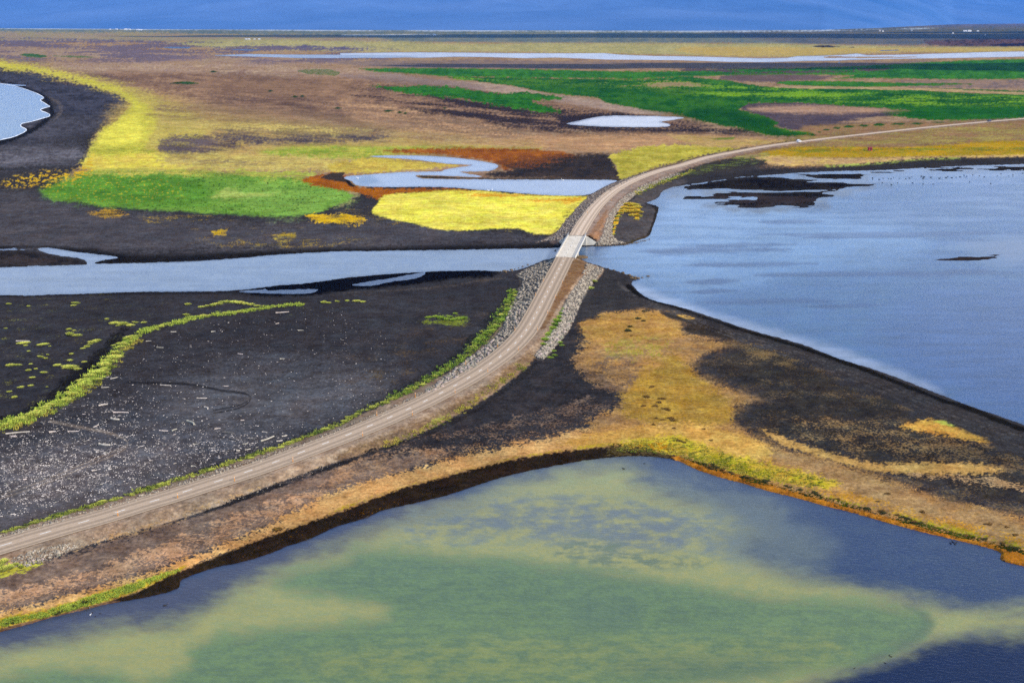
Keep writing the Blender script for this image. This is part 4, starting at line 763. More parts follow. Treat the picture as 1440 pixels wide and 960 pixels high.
def water_material(name='water_surface', rough=0.12):
    m, nt, b = new_mat(name)
    at = nt.nodes.new('ShaderNodeAttribute'); at.attribute_name = 'tint'
    nt.links.new(at.outputs['Color'], b.inputs['Base Color'])
    b.inputs['IOR'].default_value = 1.33; b.inputs['Specular IOR Level'].default_value = 0.36; b.inputs['Roughness'].default_value = rough
    geo = nt.nodes.new('ShaderNodeNewGeometry')
    mp = nt.nodes.new('ShaderNodeMapping'); mp.inputs['Rotation'].default_value = (0, 0, R(28)); mp.inputs['Scale'].default_value = (0.55, 1.1, 1)
    n1 = nt.nodes.new('ShaderNodeTexNoise'); n1.inputs['Scale'].default_value = 1.3; n1.inputs['Detail'].default_value = 3; n1.inputs['Roughness'].default_value = 0.6
    nt.links.new(geo.outputs['Position'], mp.inputs['Vector']); nt.links.new(mp.outputs[0], n1.inputs['Vector'])
    sep = nt.nodes.new('ShaderNodeMapRange'); sep.inputs['From Min'].default_value = 0; sep.inputs['From Max'].default_value = 1
    sep.inputs['To Min'].default_value = 0.34; sep.inputs['To Max'].default_value = 0.10
    nt.links.new(at.outputs['Alpha'], sep.inputs['Value'])
    bp = nt.nodes.new('ShaderNodeBump'); bp.inputs['Distance'].default_value = 0.30
    nt.links.new(sep.outputs[0], bp.inputs['Strength']); nt.links.new(n1.outputs['Fac'], bp.inputs['Height'])
    nt.links.new(bp.outputs[0], b.inputs['Normal'])
    return m
M['water'] = water_material(); M['far_water'] = water_material('far_water_surface', 0.42)
WX, WY, _ = unproj(U, V, 0.0)
wcell = (Dw[1:, :-1] > -3) | (Dw[1:, 1:] > -3) | (Dw[:-1, 1:] > -3) | (Dw[:-1, :-1] > -3)
bcell = body[:-1, :-1]
WV = np.stack([WX, WY, np.zeros_like(WX)], -1).reshape(-1, 3)
lag = np.isin(body, [WN.index('lagoon'), WN.index('river')])
CALM = np.clip(CALM + lag*(0.45*N_STR + 0.15*N_FINE), 0, 1)
WA = np.concatenate([np.clip(WC*(1+0.08*N_FINE+0.09*N_MID+0.08*N_STR+0.34*lag*N_STR+0.08*N_BIG)[..., None], .002, .95), CALM[..., None]], -1).reshape(-1, 4)
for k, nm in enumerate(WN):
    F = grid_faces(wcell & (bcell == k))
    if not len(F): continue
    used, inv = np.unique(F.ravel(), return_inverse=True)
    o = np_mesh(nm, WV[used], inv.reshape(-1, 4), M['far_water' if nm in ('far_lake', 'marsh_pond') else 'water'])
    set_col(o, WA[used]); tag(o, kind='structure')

# surf along the sea's edge
def surf():
    c = crom(SEA[:23], 6, False); V_, F_ = [], []; r = random.Random(3)
    for i, (u, v) in enumerate(c):
        t = c[min(i+1, len(c)-1)]-c[max(i-1, 0)]; t = t/max(np.hypot(*t), 1e-6); n = np.array((t[1], -t[0]))
        w = r.uniform(.1, .7)*(1.5 if v > 172 else 1.0)*(.3 if v < 132 else 1)
        for q in (-.25, w): x, y = c[i]-n*(-q) if False else c[i]+n*q*-1; p = P(x, y, .03); V_.append(tuple(p))
    for i in range(len(c)-1): F_.append((2*i, 2*i+1, 2*i+3, 2*i+2))
    tag(link_mesh('surf', V_, F_, M['foam']), 'white line of surf breaking along the black beach at the left', 'surf', kind='stuff')
surf()

# ------------------------------------------------------------------ hills beyond the plain
def hills():
    uu = np.arange(-620, 2140, 5.0); tt = np.linspace(0, 1, 90)
    A, T = np.meshgrid(uu, tt)
    s0 = np.interp(A, [-620, 0, 240, 480, 960, 1130, 1200, 1300, 1440, 2100], [11.5, 13.0, 14.6, 15.6, 16.6, 15.4, 13, 8.0, 6.6, 6.2])
    d0 = CAM_H*FPX/s0
    Yd = d0 + T**1.25*(15000)
    X = (A-720)/FPX*Yd/ cp * 1.0
    n = fbm(X/5200., Yd/5200., 6, 101) ; n2 = fbm(X/1700., Yd/1700., 5, 131)
    prof = sstep(0, 1, T)
    top = np.interp(A, [-620, 300, 620, 800, 1000, 1240, 1440, 2100], [1050, 1000, 860, 1020, 900, 820, 860, 860])
    h = prof*top*(0.80+0.5*n) + 60*n2*np.minimum(T*3, 1) + 40*np.minimum(T*8, 1)
    h = np.where(T <= 0.001, -8, np.maximum(h, 1.0))
    V_ = np.stack([X, Yd, h], -1).reshape(-1, 3); r, c = A.shape
    idx = np.arange(r*c).reshape(r, c); F = np.stack([idx[:-1, :-1], idx[:-1, 1:], idx[1:, 1:], idx[1:, :-1]], -1).reshape(-1, 4)
    m, nt, b = new_mat('hazy_hill')
    g = nt.nodes.new('ShaderNodeNewGeometry'); mp = nt.nodes.new('ShaderNodeMapping'); mp.inputs['Scale'].default_value = (0.0004, 0.0004, 0.002)
    nz = nt.nodes.new('ShaderNodeTexNoise'); nz.inputs['Scale'].default_value = 1.0; nz.inputs['Detail'].default_value = 8
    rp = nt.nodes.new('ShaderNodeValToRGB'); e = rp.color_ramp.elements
    e[0].position = 0.2; e[0].color = (0.03, 0.105, 0.27, 1); e[1].position = 0.9; e[1].color = (0.13, 0.22, 0.42, 1)  # blue of the far haze put into the hills' own colour
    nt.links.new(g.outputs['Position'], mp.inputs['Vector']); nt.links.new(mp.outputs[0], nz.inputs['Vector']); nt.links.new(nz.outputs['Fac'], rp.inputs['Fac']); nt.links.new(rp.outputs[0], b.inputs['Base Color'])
    b.inputs['Roughness'].default_value = 1.0; b.inputs['Specular IOR Level'].default_value = 0.0
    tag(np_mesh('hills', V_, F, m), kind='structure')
hills()

# ------------------------------------------------------------------ air
def haze():
    mb = MB(); mb.box(-40000, 40000, -3000, 56000, -12, 2200)
    m = bpy.data.materials.new('haze_air'); m.use_nodes = True; nt = m.node_tree; nt.nodes.clear()
    out = nt.nodes.new('ShaderNodeOutputMaterial'); pv = nt.nodes.new('ShaderNodeVolumePrincipled')
    pv.inputs['Color'].default_value = (0.11, 0.36, 1.0, 1); pv.inputs['Density'].default_value = HAZE; pv.inputs['Anisotropy'].default_value = 0.0
    nt.links.new(pv.outputs[0], out.inputs['Volume'])
    o = mb.build('haze', m); tag(o, kind='stuff')
haze()

# ------------------------------------------------------------------ fair-weather clouds high above, their shadows lie on the plain
def cloud(sx, sy, lx, ly, seed, n=16):
    """shadow centre and half sizes on the ground -> a flat-based cumulus above"""
    zb = 2450; off = (zb+120)/math.tan(SUN_EL); cx = sx + off*math.sin(SUN_AZ); cy = sy + off*math.cos(SUN_AZ)
    r = random.Random(seed); bm = bmesh.new()
    for k in range(n):
        a = r.random()*6.283; q = math.sqrt(r.random())*.8; R0 = r.uniform(.25, .5)
        vs_ = bmesh.ops.create_icosphere(bm, subdivisions=3, radius=1.0)['verts']; o_ = Vector((r.uniform(0, 50), r.uniform(0, 50), 0))
        px, py = cx+math.cos(a)*q*lx, cy+math.sin(a)*q*ly; hz = r.uniform(120, 260)
        for v in vs_:
            f = 1 + .28*math.sin(5*v.co.x+o_.x)*math.sin(4*v.co.y+o_.y) + .14*math.sin(11*v.co.x+o_.y+7*v.co.z)
            v.co = Vector((px + v.co.x*R0*lx*f, py + v.co.y*R0*ly*f, zb + max(v.co.z, -.15)*hz*f))
    me = bpy.data.meshes.new('cloud'); bm.to_mesh(me); bm.free(); me.materials.append(M['cloud']); me.polygons.foreach_set('use_smooth', [True]*len(me.polygons))
    o = bpy.data.objects.new('cloud', me); COL.objects.link(o); tag(o, kind='structure')
M['cloud'] = simple('cloud_white', (0.85, 0.85, 0.86), 1.0, 0.03, 0.002, 0.0)
cloud(4600, 8200, 4300, 1900, 1, 22); cloud(-200, 7600, 1900, 650, 2); cloud(560, 2940, 760, 190, 3, 11); cloud(1750, 2620, 1000, 560, 4); cloud(2600, 2500, 900, 300, 5)
# ------------------------------------------------------------------ road surface and its paint
def ribbon(name, pts, halfw, dz, mat, kind='structure', sub=5, attr=True):
    c = crom(pts, sub, False); W_ = [P(u, v, zroad(v)) for u, v in c]
    Vv, Ff = [], []; xs = (-1, -0.6, 0, 0.6, 1)
    for i, w in enumerate(W_):
        t = (W_[min(i+1, len(W_)-1)] - W_[max(i-1, 0)]); t.z = 0; t.normalize(); nrm = Vector((t.y, -t.x, 0))
        h = halfw(c[i][1]) if callable(halfw) else halfw
        for x in xs:
            p = w + nrm*(h*x); Vv.append((p.x, p.y, w.z + dz + 0.07*(1-abs(x))))
    n = len(xs)
    for i in range(len(W_)-1):
        for k in range(n-1): Ff.append((i*n+k, i*n+k+1, (i+1)*n+k+1, (i+1)*n+k))
    o = link_mesh(name, Vv, Ff, mat, smooth=True)
    uv = o.data.attributes.new('across', 'FLOAT', 'POINT')
    uv.data.foreach_set('value', [x for _ in W_ for x in xs])
    tag(o, kind=kind); return o
def road_material(nm, base, edge):
    m, nt, b = new_mat(nm)
    at = nt.nodes.new('ShaderNodeAttribute'); at.attribute_name = 'across'
    ab = nt.nodes.new('ShaderNodeMath'); ab.operation = 'ABSOLUTE'; nt.links.new(at.outputs['Fac'], ab.inputs[0])
    geo = nt.nodes.new('ShaderNodeNewGeometry')
    nz = nt.nodes.new('ShaderNodeTexNoise'); nz.inputs['Scale'].default_value = 0.35; nz.inputs['Detail'].default_value = 7; nz.inputs['Roughness'].default_value = 0.7
    nt.links.new(geo.outputs['Position'], nz.inputs['Vector'])
    ad = nt.nodes.new('ShaderNodeMath'); ad.operation = 'MULTIPLY_ADD'; ad.inputs[1].default_value = 0.10; nt.links.new(nz.outputs['Fac'], ad.inputs[0]); nt.links.new(ab.outputs[0], ad.inputs[2])
    rp = nt.nodes.new('ShaderNodeValToRGB'); e = rp.color_ramp.elements; e.remove(e[1])
    for i, (p, k, w) in enumerate(((0.0, 0.95, 0), (0.18, 1.12, 0), (0.33, 0.86, 0), (0.50, 0.84, 0), (0.62, 1.10, 0), (0.78, 0.90, 0), (0.86, 0.72, .3), (0.95, 1.05, .6), (1.0, 0.95, 1))):
        el = e[0] if i == 0 else e.new(p); el.position = p; k = 1+(k-1)*1.5
        cc = base*k*(1-w) + edge*k*w; el.color = (*cc, 1)
    nt.links.new(ad.outputs[0], rp.inputs['Fac'])
    n2 = nt.nodes.new('ShaderNodeTexNoise'); n2.inputs['Scale'].default_value = 1.6; n2.inputs['Detail'].default_value = 6; n2.inputs['Roughness'].default_value = 0.8; nt.links.new(geo.outputs['Position'], n2.inputs['Vector'])
    mr = nt.nodes.new('ShaderNodeMapRange'); mr.inputs['From Min'].default_value = .25; mr.inputs['From Max'].default_value = .75; mr.inputs['To Min'].default_value = .78; mr.inputs['To Max'].default_value = 1.22
    nt.links.new(n2.outputs['Fac'], mr.inputs['Value'])
    vm = nt.nodes.new('ShaderNodeVectorMath'); vm.operation = 'SCALE'; nt.links.new(rp.outputs['Color'], vm.inputs[0]); nt.links.new(mr.outputs[0], vm.inputs['Scale'])
    nt.links.new(vm.outputs[0], b.inputs['Base Color']); b.inputs['Roughness'].default_value = 1; b.inputs['Specular IOR Level'].default_value = 0
    return m
M['road'] = road_material('worn_road', np.array((0.37, 0.275, 0.19)), np.array((0.37, 0.275, 0.185)))
M['road_sunlit'] = road_material('sunlit_road', np.array((0.50, 0.375, 0.265)), np.array((0.48, 0.36, 0.25)))  # sunlit stretch painted as a lighter copy of the road colour
i_s = next(i for i, p in enumerate(ROAD_C) if p[1] < 362)
SOUTH, NORTH = ROAD_C[:i_s+1], ROAD_C[i_s+2:]
def hw_s(v): return 4.0
ribbon('road', SOUTH, lambda v: 4.1, 0.03, M['road']); ribbon('road', NORTH, lambda v: 4.0, 0.03, M['road_sunlit'])
# dashes: 3 m of paint, 5.5 m gap
def dashes():
    Vv, Ff = [], []
    for pts in (SOUTH, NORTH[:13], [ROAD_C[i_s], ROAD_C[i_s+1], ROAD_C[i_s+2]]):
        c = crom(pts, 12, False); W_ = [P(u, v, zroad(v)) for u, v in c]
        seg = [0.0]
        for a, b in zip(W_[:-1], W_[1:]): seg.append(seg[-1] + (b-a).length)
        def at(s):
            k = min(max(np.searchsorted(seg, s)-1, 0), len(W_)-2); t = (s-seg[k])/max(seg[k+1]-seg[k], 1e-6); return W_[k].lerp(W_[k+1], t)
        s = 1.0
        while s + 3 < seg[-1]:
            for q0 in (0, 1.2):
                a, b = at(s+q0), at(s+q0+1.2); t = (b-a).normalized(); n = Vector((t.y, -t.x, 0)).normalized()*0.12
                k = len(Vv); dz = Vector((0, 0, 0.115))
                Vv += [a-n+dz, a+n+dz, b+n+dz, b-n+dz]; Ff.append((k, k+1, k+2, k+3))
            s += 8.3
    tag(link_mesh('road_marking', Vv, Ff, M['white_line']), kind='structure')
dashes()

# ------------------------------------------------------------------ bridge
def bridge():
    A = P(795.4, 361.4, 5.0); B = P(811.2, 331.4, 5.0); d = B-A; d.z = 0; L = d.length
    root = empty('bridge', (A.x, A.y, 0), math.atan2(d.y, d.x) - math.pi/2)
    tag(root, 'short pale concrete road bridge crossing the channel between river and lagoon', 'bridge')
    w = 4.35
    mb = MB(); mb.box(-w+.4, w-.4, -0.5, L+0.5, 4.55, 5.08); mb.build('deck', M['deck'], root)
    # worn wheel lanes lie on the deck as a thin overlay of the same pour
    for s in (-1, 1):
        mb = MB(); x0, x1 = sorted((s*(w-.4), s*(w+.08))); mb.box(x0, x1, -0.8, L+0.8, 4.40, 5.34); mb.build('edge_beam', M['concrete'], root)
        mb = MB(); xr = s*(w-.14)
        for k in range(int(L/2.5)+1):
            y = 0.3 + k*2.5; mb.box(xr-.06, xr+.06, y-.05, y+.05, 5.34, 6.08)
        mb.box(xr-.05, xr+.05, -3.2, L+3.2, 6.08, 6.20); mb.box(xr-.04, xr+.04, -3.2, L+3.2, 5.68, 5.76)
        for y in (-3.1, L+3.1): mb.box(xr-.06, xr+.06, y-.05, y+.05, 4.9, 6.08)
        mb.build('railing', M['steel'], root)
        mb = MB(); x = s*2.3; mb.box(x-.22, x+.22, -.4, L+.4, 3.55, 4.55); mb.box(x-.4, x+.4, -.4, L+.4, 3.45, 3.55); mb.build('girder', M['dark_steel'], root)
    y = L*0.47
    mb = MB(); mb.hexa([(-3.6,y-.5,-1.5),(3.9,y-.5,-1.5),(3.9,y+.5,-1.5),(-3.6,y+.5,-1.5)], [(-3.2,y-.4,3.4),(3.2,y-.4,3.4),(3.2,y+.4,3.4),(-3.2,y+.4,3.4)])
    mb.box(-3.9, 3.9, y-.55, y+.55, 3.0, 3.4); pier = mb.build('pier', M['concrete'], root)
    mb = MB(); mb.lathe([(3.6,-1.0),(3.3,.25),(2.6,.55),(1.2,.7)], 14, (4.6, y, 0)); f = mb.build('footing', M['mossy'], pier); f.data.transform(Matrix.Identity(4))
    for yy, s in ((-0.9, -1), (L+0.9, 1)):
        mb = MB(); mb.box(-w-.1, w+.1, min(yy, yy+s*1.2), max(yy, yy+s*1.2), -1.5, 4.38); ab_ = mb.build('abutment', M['concrete'], root)
        for sx in (-1, 1):
            x0 = sx*(w+.1); x1 = sx*(w+5.6); yb = yy + s*.3; yo = yy + s*1.6
            mb = MB(); lo = [(x0,yb,-1.2),(x1,yo,-1.2),(x1,yo+s*.5,-1.2),(x0,yb+s*.5,-1.2)]; hi = [(x0,yb,4.7),(x1,yo,1.1),(x1,yo+s*.5,1.1),(x0,yb+s*.5,4.7)]
            if sx*s < 0: lo = lo[::-1]; hi = hi[::-1]
            mb.hexa(lo, hi); mb.build('wing_wall', M['concrete'], ab_)
bridge()

# ------------------------------------------------------------------ stones, tufts, shrubs: one of each kind, then copies
def rock_mesh(name, seed, mat, sub=1, n=1):
    bm = bmesh.new(); bmesh.ops.create_icosphere(bm, subdivisions=sub, radius=1.0); r = random.Random(seed)
    st = (r.uniform(.8, 1.3), r.uniform(.7, 1.1), r.uniform(.55, .85))
    for v in bm.verts:
        k = r.uniform(.78, 1.16); v.co = Vector((v.co.x*st[0]*k, v.co.y*st[1]*k, v.co.z*st[2]*k))
    me = bpy.data.meshes.new(name); bm.to_mesh(me); bm.free(); me.materials.append(mat); return me
def merged_rocks(name, places, mat, sub=1, flat=1.0, seed=5):
    """places: (x,y,z,r) -> ONE mesh of many stones"""
    r = np.random.RandomState(seed); protos = []
    for k in range(6):
        me = rock_mesh('tmp', 90+k, mat, sub); co = np.empty(len(me.vertices)*3, np.float32); me.vertices.foreach_get('co', co)
        f = np.array([p.vertices[:] for p in me.polygons], np.int32); protos.append((co.reshape(-1, 3), f)); bpy.data.meshes.remove(me)
    VV, FF, b = [], [], 0
    for (x, y, z, s) in places:
        co, f = protos[r.randint(6)]; a = r.rand()*6.283; c, sn = math.cos(a), math.sin(a); e = r.uniform(.8, 1.5)
        q = co*s*np.array([e, 1, flat]); q = np.stack([q[:, 0]*c-q[:, 1]*sn+x, q[:, 0]*sn+q[:, 1]*c+y, q[:, 2]+z], -1)
        VV.append(q); FF.append(f+b); b += len(co)
    o = np_mesh(name, np.concatenate(VV), np.concatenate(FF), mat, smooth=False); return o
def in_poly(pts, n, seed, dens=None):
    """n photo positions spread over the outline"""
    pts = np.asarray(pts, float); r = np.random.RandomState(seed); out = []
    x0, y0 = pts.min(0); x1, y1 = pts.max(0); m = len(pts)
    while len(out) < n:
        X = r.uniform(x0, x1, 2000); Y = r.uniform(y0, y1, 2000); ins = np.zeros(2000, bool)
        for i in range(m):
            ax, ay = pts[i]; bx, by = pts[(i+1) % m]
            if ay != by: ins ^= ((ay > Y) != (by > Y)) & (X < (Y-ay)*(bx-ax)/(by-ay)+ax)
        for a, b in zip(X[ins], Y[ins]):
            if dens is None or r.rand() < dens(a, b): out.append((a, b))
            if len(out) >= n: break
    return out
RIP_SL = [(727,386),(745,377),(764,368),(780,363),(774,375),(767,389),(752,417),(741,438),(725,466),(710,482),(695,495),(669,516),(643,532),(600,556),(598,550),(643,517),(657,505),(678,491),(695,475),(708,462),(713,441),(719,428),(729,409),(735,397)]
RIP_SR = [(824,370),(842,376),(848,380),(836,396),(827,406),(816.5,424),(808,446),(797.5,467.5),(780,488),(764,505),(751,501),(761,492),(774,470),(786,453),(793,428),(805,408),(818,392)]
RIP_NR = [(840,341),(848,330),(851,315),(857,300),(867,286),(880,275),(893,267),(905,260.5),(924,253),(942,245.5),(957,243),(957,246),(924,258.5),(907,267),(890,277),(876,289),(866,301),(861,315),(860,330),(868,339),(880,342),(850,345),(836,345)]
RIP_NL = [(752,341),(765,339),(783,338),(797,340),(804,327),(811,313.5),(821,300.5),(834,287),(850,273.5),(867,263.5),(887,253.7),(910,243.7),(908,241.5),(885,250),(865,256.5),(847,264.5),(830,274.5),(815,288.5),(804,300.5),(794,311),(787,322),(780,331),(768,336)]
RIP_EDGE = [(-80,782),(0,758),(50,744),(95,731.5),(150,716),(200,702),(285,675),(340,658),(395,639.5),(430,627),(487,605.5),(540,584),(600,555),(598,549),(540,577),(487,598),(430,620),(395,632),(340,651),(285,667),(200,695),(150,710),(95,724),(50,738),(0,752),(-80,776)]
RIP_NEAR = [(15,786),(40,776),(70,768),(100,764),(112,768),(96,776),(70,788),(40,796),(20,797)]
RIP_BANK = [(90,766),(200,738),(330,698),(400,672),(470,648),(480,652),(400,680),(330,706),(200,745),(110,773)]
big, small, smallw = [], [], []
for poly, n, lo, hi, sd_ in ((RIP_SL,2600,.14,.70,1),(RIP_SR,2600,.14,.70,2),(RIP_NR,2200,.16,.75,3),(RIP_NL,1700,.2,.7,4),(RIP_EDGE,1500,.10,.36,5),(RIP_NEAR,420,.14,.36,6),(RIP_BANK,260,.07,.2,7)):
    r_ = random.Random(sd_)
    for u, v in in_poly(poly, n, sd_):
        s = lo + (hi-lo)*r_.random()**2.4; p = G(u, v, 0.15*s); rec = (p.x, p.y, p.z, s, s*ppm(u, v))
        (smallw if poly is RIP_NL else small).append(rec)
small.sort(key=lambda t: -t[4]); big, small = small[:270], small[270:]
o = merged_rocks('riprap', [t[:4] for t in small], M['rock'], 1); tag(o, 'loose pale riprap stones heaped along both shoulders of the causeway road', 'riprap', kind='stuff')
o = merged_rocks('riprap', [t[:4] for t in smallw], M['rock_shaded'], 1, seed=8); tag(o, 'shade-darkened riprap stones heaped on the shaded left side of the road north of the bridge', 'riprap', kind='stuff')
rocks = [rock_mesh('boulder', 40+k, M['rock_one'], 2) for k in range(6)]
for i, (x, y, z, s, _) in enumerate(big):
    o = bpy.data.objects.new('boulder', rocks[i % 6]); COL.objects.link(o); o.location = (x, y, z); o.rotation_euler = (0, 0, random.random()*6.28); o.scale = (s, s, s)
    tag(o, 'pale angular boulder among the larger riprap stones beside the road', 'boulder', 'larger riprap boulders along the road')
# weedy dark boulders at the waterline by the bridge
weedy = [rock_mesh('shore_boulder', 60+k, M['mossy'], 2) for k in range(4)]
wl = [(881,386.5),(885,387.5),(889,389),(893,390.5),(897,391.5),(903,392),(911,393),(876,384.5),(870,382.5),(863,380.5),(855,378),(888,391.5),(893,392.5),(704,382),(709,381.5),(714,381),(719,380),(724,379),(729,377.5),(735,375.5),(742,373),(711,383),(720,382),(781,354.5)]
for k in range(26): wl.append((838+k*3.0, 346.3 - 0.012*k*k + random.uniform(-.5, .6)))
for i, (u, v) in enumerate(wl):
    s = random.uniform(.35, .85) if i < 24 else random.uniform(.3, .6); p = G(u, v); p.z = max(p.z, -.1)+.1*s
    o = bpy.data.objects.new('shore_boulder', weedy[i % 4]); COL.objects.link(o); o.location = p; o.rotation_euler = (0, 0, random.random()*6.28); o.scale = (s*1.3, s, s)
    tag(o, 'dark weed covered boulder at the waterline beside the bridge', 'boulder', 'weedy boulders at the waterline by the bridge')

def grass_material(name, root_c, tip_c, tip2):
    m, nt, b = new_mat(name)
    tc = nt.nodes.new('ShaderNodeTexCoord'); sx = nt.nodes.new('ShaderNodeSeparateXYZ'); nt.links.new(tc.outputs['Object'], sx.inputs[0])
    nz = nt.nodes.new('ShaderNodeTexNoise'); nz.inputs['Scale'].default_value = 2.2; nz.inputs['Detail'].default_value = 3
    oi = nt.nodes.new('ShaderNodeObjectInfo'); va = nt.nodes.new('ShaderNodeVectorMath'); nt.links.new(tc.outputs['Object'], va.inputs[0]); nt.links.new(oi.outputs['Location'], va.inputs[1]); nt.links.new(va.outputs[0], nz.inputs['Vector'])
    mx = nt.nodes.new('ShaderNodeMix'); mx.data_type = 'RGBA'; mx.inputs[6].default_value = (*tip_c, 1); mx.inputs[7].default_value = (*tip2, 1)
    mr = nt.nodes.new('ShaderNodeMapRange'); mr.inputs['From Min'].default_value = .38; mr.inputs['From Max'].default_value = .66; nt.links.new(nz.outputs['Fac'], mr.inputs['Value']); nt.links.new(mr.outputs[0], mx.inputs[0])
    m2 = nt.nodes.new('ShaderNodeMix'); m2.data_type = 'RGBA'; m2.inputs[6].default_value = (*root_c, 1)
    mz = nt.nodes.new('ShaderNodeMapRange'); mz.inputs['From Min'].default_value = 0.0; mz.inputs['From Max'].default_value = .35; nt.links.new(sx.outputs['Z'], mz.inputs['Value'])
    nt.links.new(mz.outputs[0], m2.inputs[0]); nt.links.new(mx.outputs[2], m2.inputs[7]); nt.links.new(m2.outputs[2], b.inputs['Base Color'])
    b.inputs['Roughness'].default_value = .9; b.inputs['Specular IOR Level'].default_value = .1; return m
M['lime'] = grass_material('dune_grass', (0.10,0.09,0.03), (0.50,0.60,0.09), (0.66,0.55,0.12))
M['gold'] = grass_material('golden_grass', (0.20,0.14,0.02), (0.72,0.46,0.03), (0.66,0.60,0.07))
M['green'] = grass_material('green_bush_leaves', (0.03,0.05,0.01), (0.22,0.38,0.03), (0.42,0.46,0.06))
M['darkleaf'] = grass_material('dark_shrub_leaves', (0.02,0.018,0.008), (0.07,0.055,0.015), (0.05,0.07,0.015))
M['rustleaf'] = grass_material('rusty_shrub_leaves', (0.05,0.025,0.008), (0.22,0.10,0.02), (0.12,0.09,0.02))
def tuft_mesh(name, mat, seed, n=300, h=.5, lean=.25):
    r = random.Random(seed); V_, F_ = [], []
    # low root mound
    k = 12; ring = [[(math.cos(6.283*i/k)*q*r.uniform(.8, 1.1), math.sin(6.283*i/k)*q*r.uniform(.8, 1.1), z) for i in range(k)] for q, z in ((.86, -.08), (.7, .10), (.4, .22))]
    for rg in ring: V_ += rg
    for j in range(2):
        for i in range(k): F_.append((j*k+i, j*k+(i+1) % k, (j+1)*k+(i+1) % k, (j+1)*k+i))
    F_.append(tuple(2*k+i for i in range(k)))
    for i in range(n):
        q = math.sqrt(r.random())*.9; a = r.random()*6.283; x, y = q*math.cos(a), q*math.sin(a); z0 = .22*(1-q*q)
        hh = h*r.uniform(.55, 1.15)*(1-.45*q); w = r.uniform(.035, .075); ba = r.random()*6.283
        ox = x*.45 + lean*r.uniform(.2, 1) + r.uniform(-.15, .15); oy = y*.45 + r.uniform(-.18, .18)
        dx, dy = math.cos(ba)*w, math.sin(ba)*w; b = len(V_)
        V_ += [(x-dx, y-dy, z0), (x+dx, y+dy, z0), (x+ox*.4+dx*.8, y+oy*.4+dy*.8, z0+hh*.7), (x+ox*.4-dx*.8, y+oy*.4-dy*.8, z0+hh*.7), (x+ox, y+oy, z0+hh)]
        F_ += [(b, b+1, b+2, b+3), (b+3, b+2, b+4)]
    me = bpy.data.meshes.new(name); me.from_pydata(V_, [], F_); me.materials.append(mat); me.update(); return me
def shrub_mesh(name, mat, seed, n=260):
    r = random.Random(seed); V_, F_ = [], []
    for i in range(n):
        a = r.random()*6.283; e = math.asin(r.random()); q = r.uniform(.55, 1.0)*(1+.25*math.sin(3*a+seed))
        c = Vector((math.cos(a)*math.cos(e)*q, math.sin(a)*math.cos(e)*q, math.sin(e)*q*.62)); s = r.uniform(.10, .2)
        d1 = Vector((r.uniform(-1, 1), r.uniform(-1, 1), r.uniform(-.6, .6))).normalized()*s; d2 = Vector((r.uniform(-1, 1), r.uniform(-1, 1), r.uniform(-.6, .6))).normalized()*s*.7
        b = len(V_); V_ += [c-d1, c+d2, c+d1, c-d2]; F_.append((b, b+1, b+2, b+3))
    for i in range(7):
        a = r.random()*6.283; t = Vector((math.cos(a)*.6, math.sin(a)*.6, .45)); w = .03; b = len(V_)
        V_ += [Vector((-w, 0, -.1)), Vector((w, 0, -.1)), t+Vector((w*.4, 0, 0)), t-Vector((w*.4, 0, 0))]; F_.append((b, b+1, b+2, b+3))
    me = bpy.data.meshes.new(name); me.from_pydata([tuple(v) for v in V_], [], F_); me.materials.append(mat); me.update(); return me
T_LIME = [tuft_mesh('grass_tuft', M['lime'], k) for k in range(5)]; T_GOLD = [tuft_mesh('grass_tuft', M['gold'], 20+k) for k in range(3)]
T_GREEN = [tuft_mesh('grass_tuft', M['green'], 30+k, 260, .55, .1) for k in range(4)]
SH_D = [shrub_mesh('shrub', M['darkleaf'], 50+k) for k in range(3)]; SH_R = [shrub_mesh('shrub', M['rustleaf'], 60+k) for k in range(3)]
def put(meshes, name, u, v, wpx, label, cat, group, hz=1.0, rz=None):
    o = bpy.data.objects.new(name, random.choice(meshes)); COL.objects.link(o); p = G(u, v); r = wpx/2/ppm(u, v)
    o.location = (p.x, p.y, p.z); o.scale = (r*random.uniform(.75, 1.35), r*random.uniform(.6, 1.15), r*hz*random.uniform(.6, 1.2)); o.rotation_euler = (0, 0, random.uniform(-.9, .9) if rz is None else rz)
    tag(o, label, cat, group); return o
rr = random.Random(12)
dl = crom([(-30,602)]+DUNE, 6, False); acc = 0; last = None; side = 0
for i in range(1, len(dl)):
    acc += math.hypot(*(dl[i]-dl[i-1]))
    u, v = dl[i]; step = np.interp(v, [430, 455, 480, 600], [5.0, 4.4, 4.0, 4.8])
    if acc >= step:
        acc = 0; wd = np.interp(v, [428, 440, 460, 480, 520, 560, 600], [6, 7, 9, 11, 15, 15, 14])*rr.uniform(.6, 1.3)
        t = dl[i]-dl[i-1]; t = t/np.hypot(*t); sp_ = np.interp(v, [440, 470, 520, 600], [1.5, 4, 9, 8])
        put(T_LIME, 'grass_tuft', u + rr.uniform(-1, 1)*sp_, v + rr.uniform(-.6, .6)*sp_*.6, wd, 'bushy lime green grass tuft in the long crooked row along the dune ridge', 'grass tuft', 'dune grass tufts in the crooked row', 1.0, rr.uniform(-.6, .6))
for u, v, w in ((283,432,9),(291,431,9),(299,430,10),(306,428,10),(313,426,11),(321,425,12),(329,425.5,12),(337,426.5,12),(345,428,11),(353,429,10),(362,430.5,9),(372,431.5,9),(455,426,9),(462,426.5,6),(474,424.5,6),(488,423.5,7),(501,423.8,9),(510,425,6)):
    put(T_LIME, 'grass_tuft', u, v, w, 'yellow green grass tuft in the short strip behind the dune row', 'grass tuft', 'tufts in the short strip nearer the river')
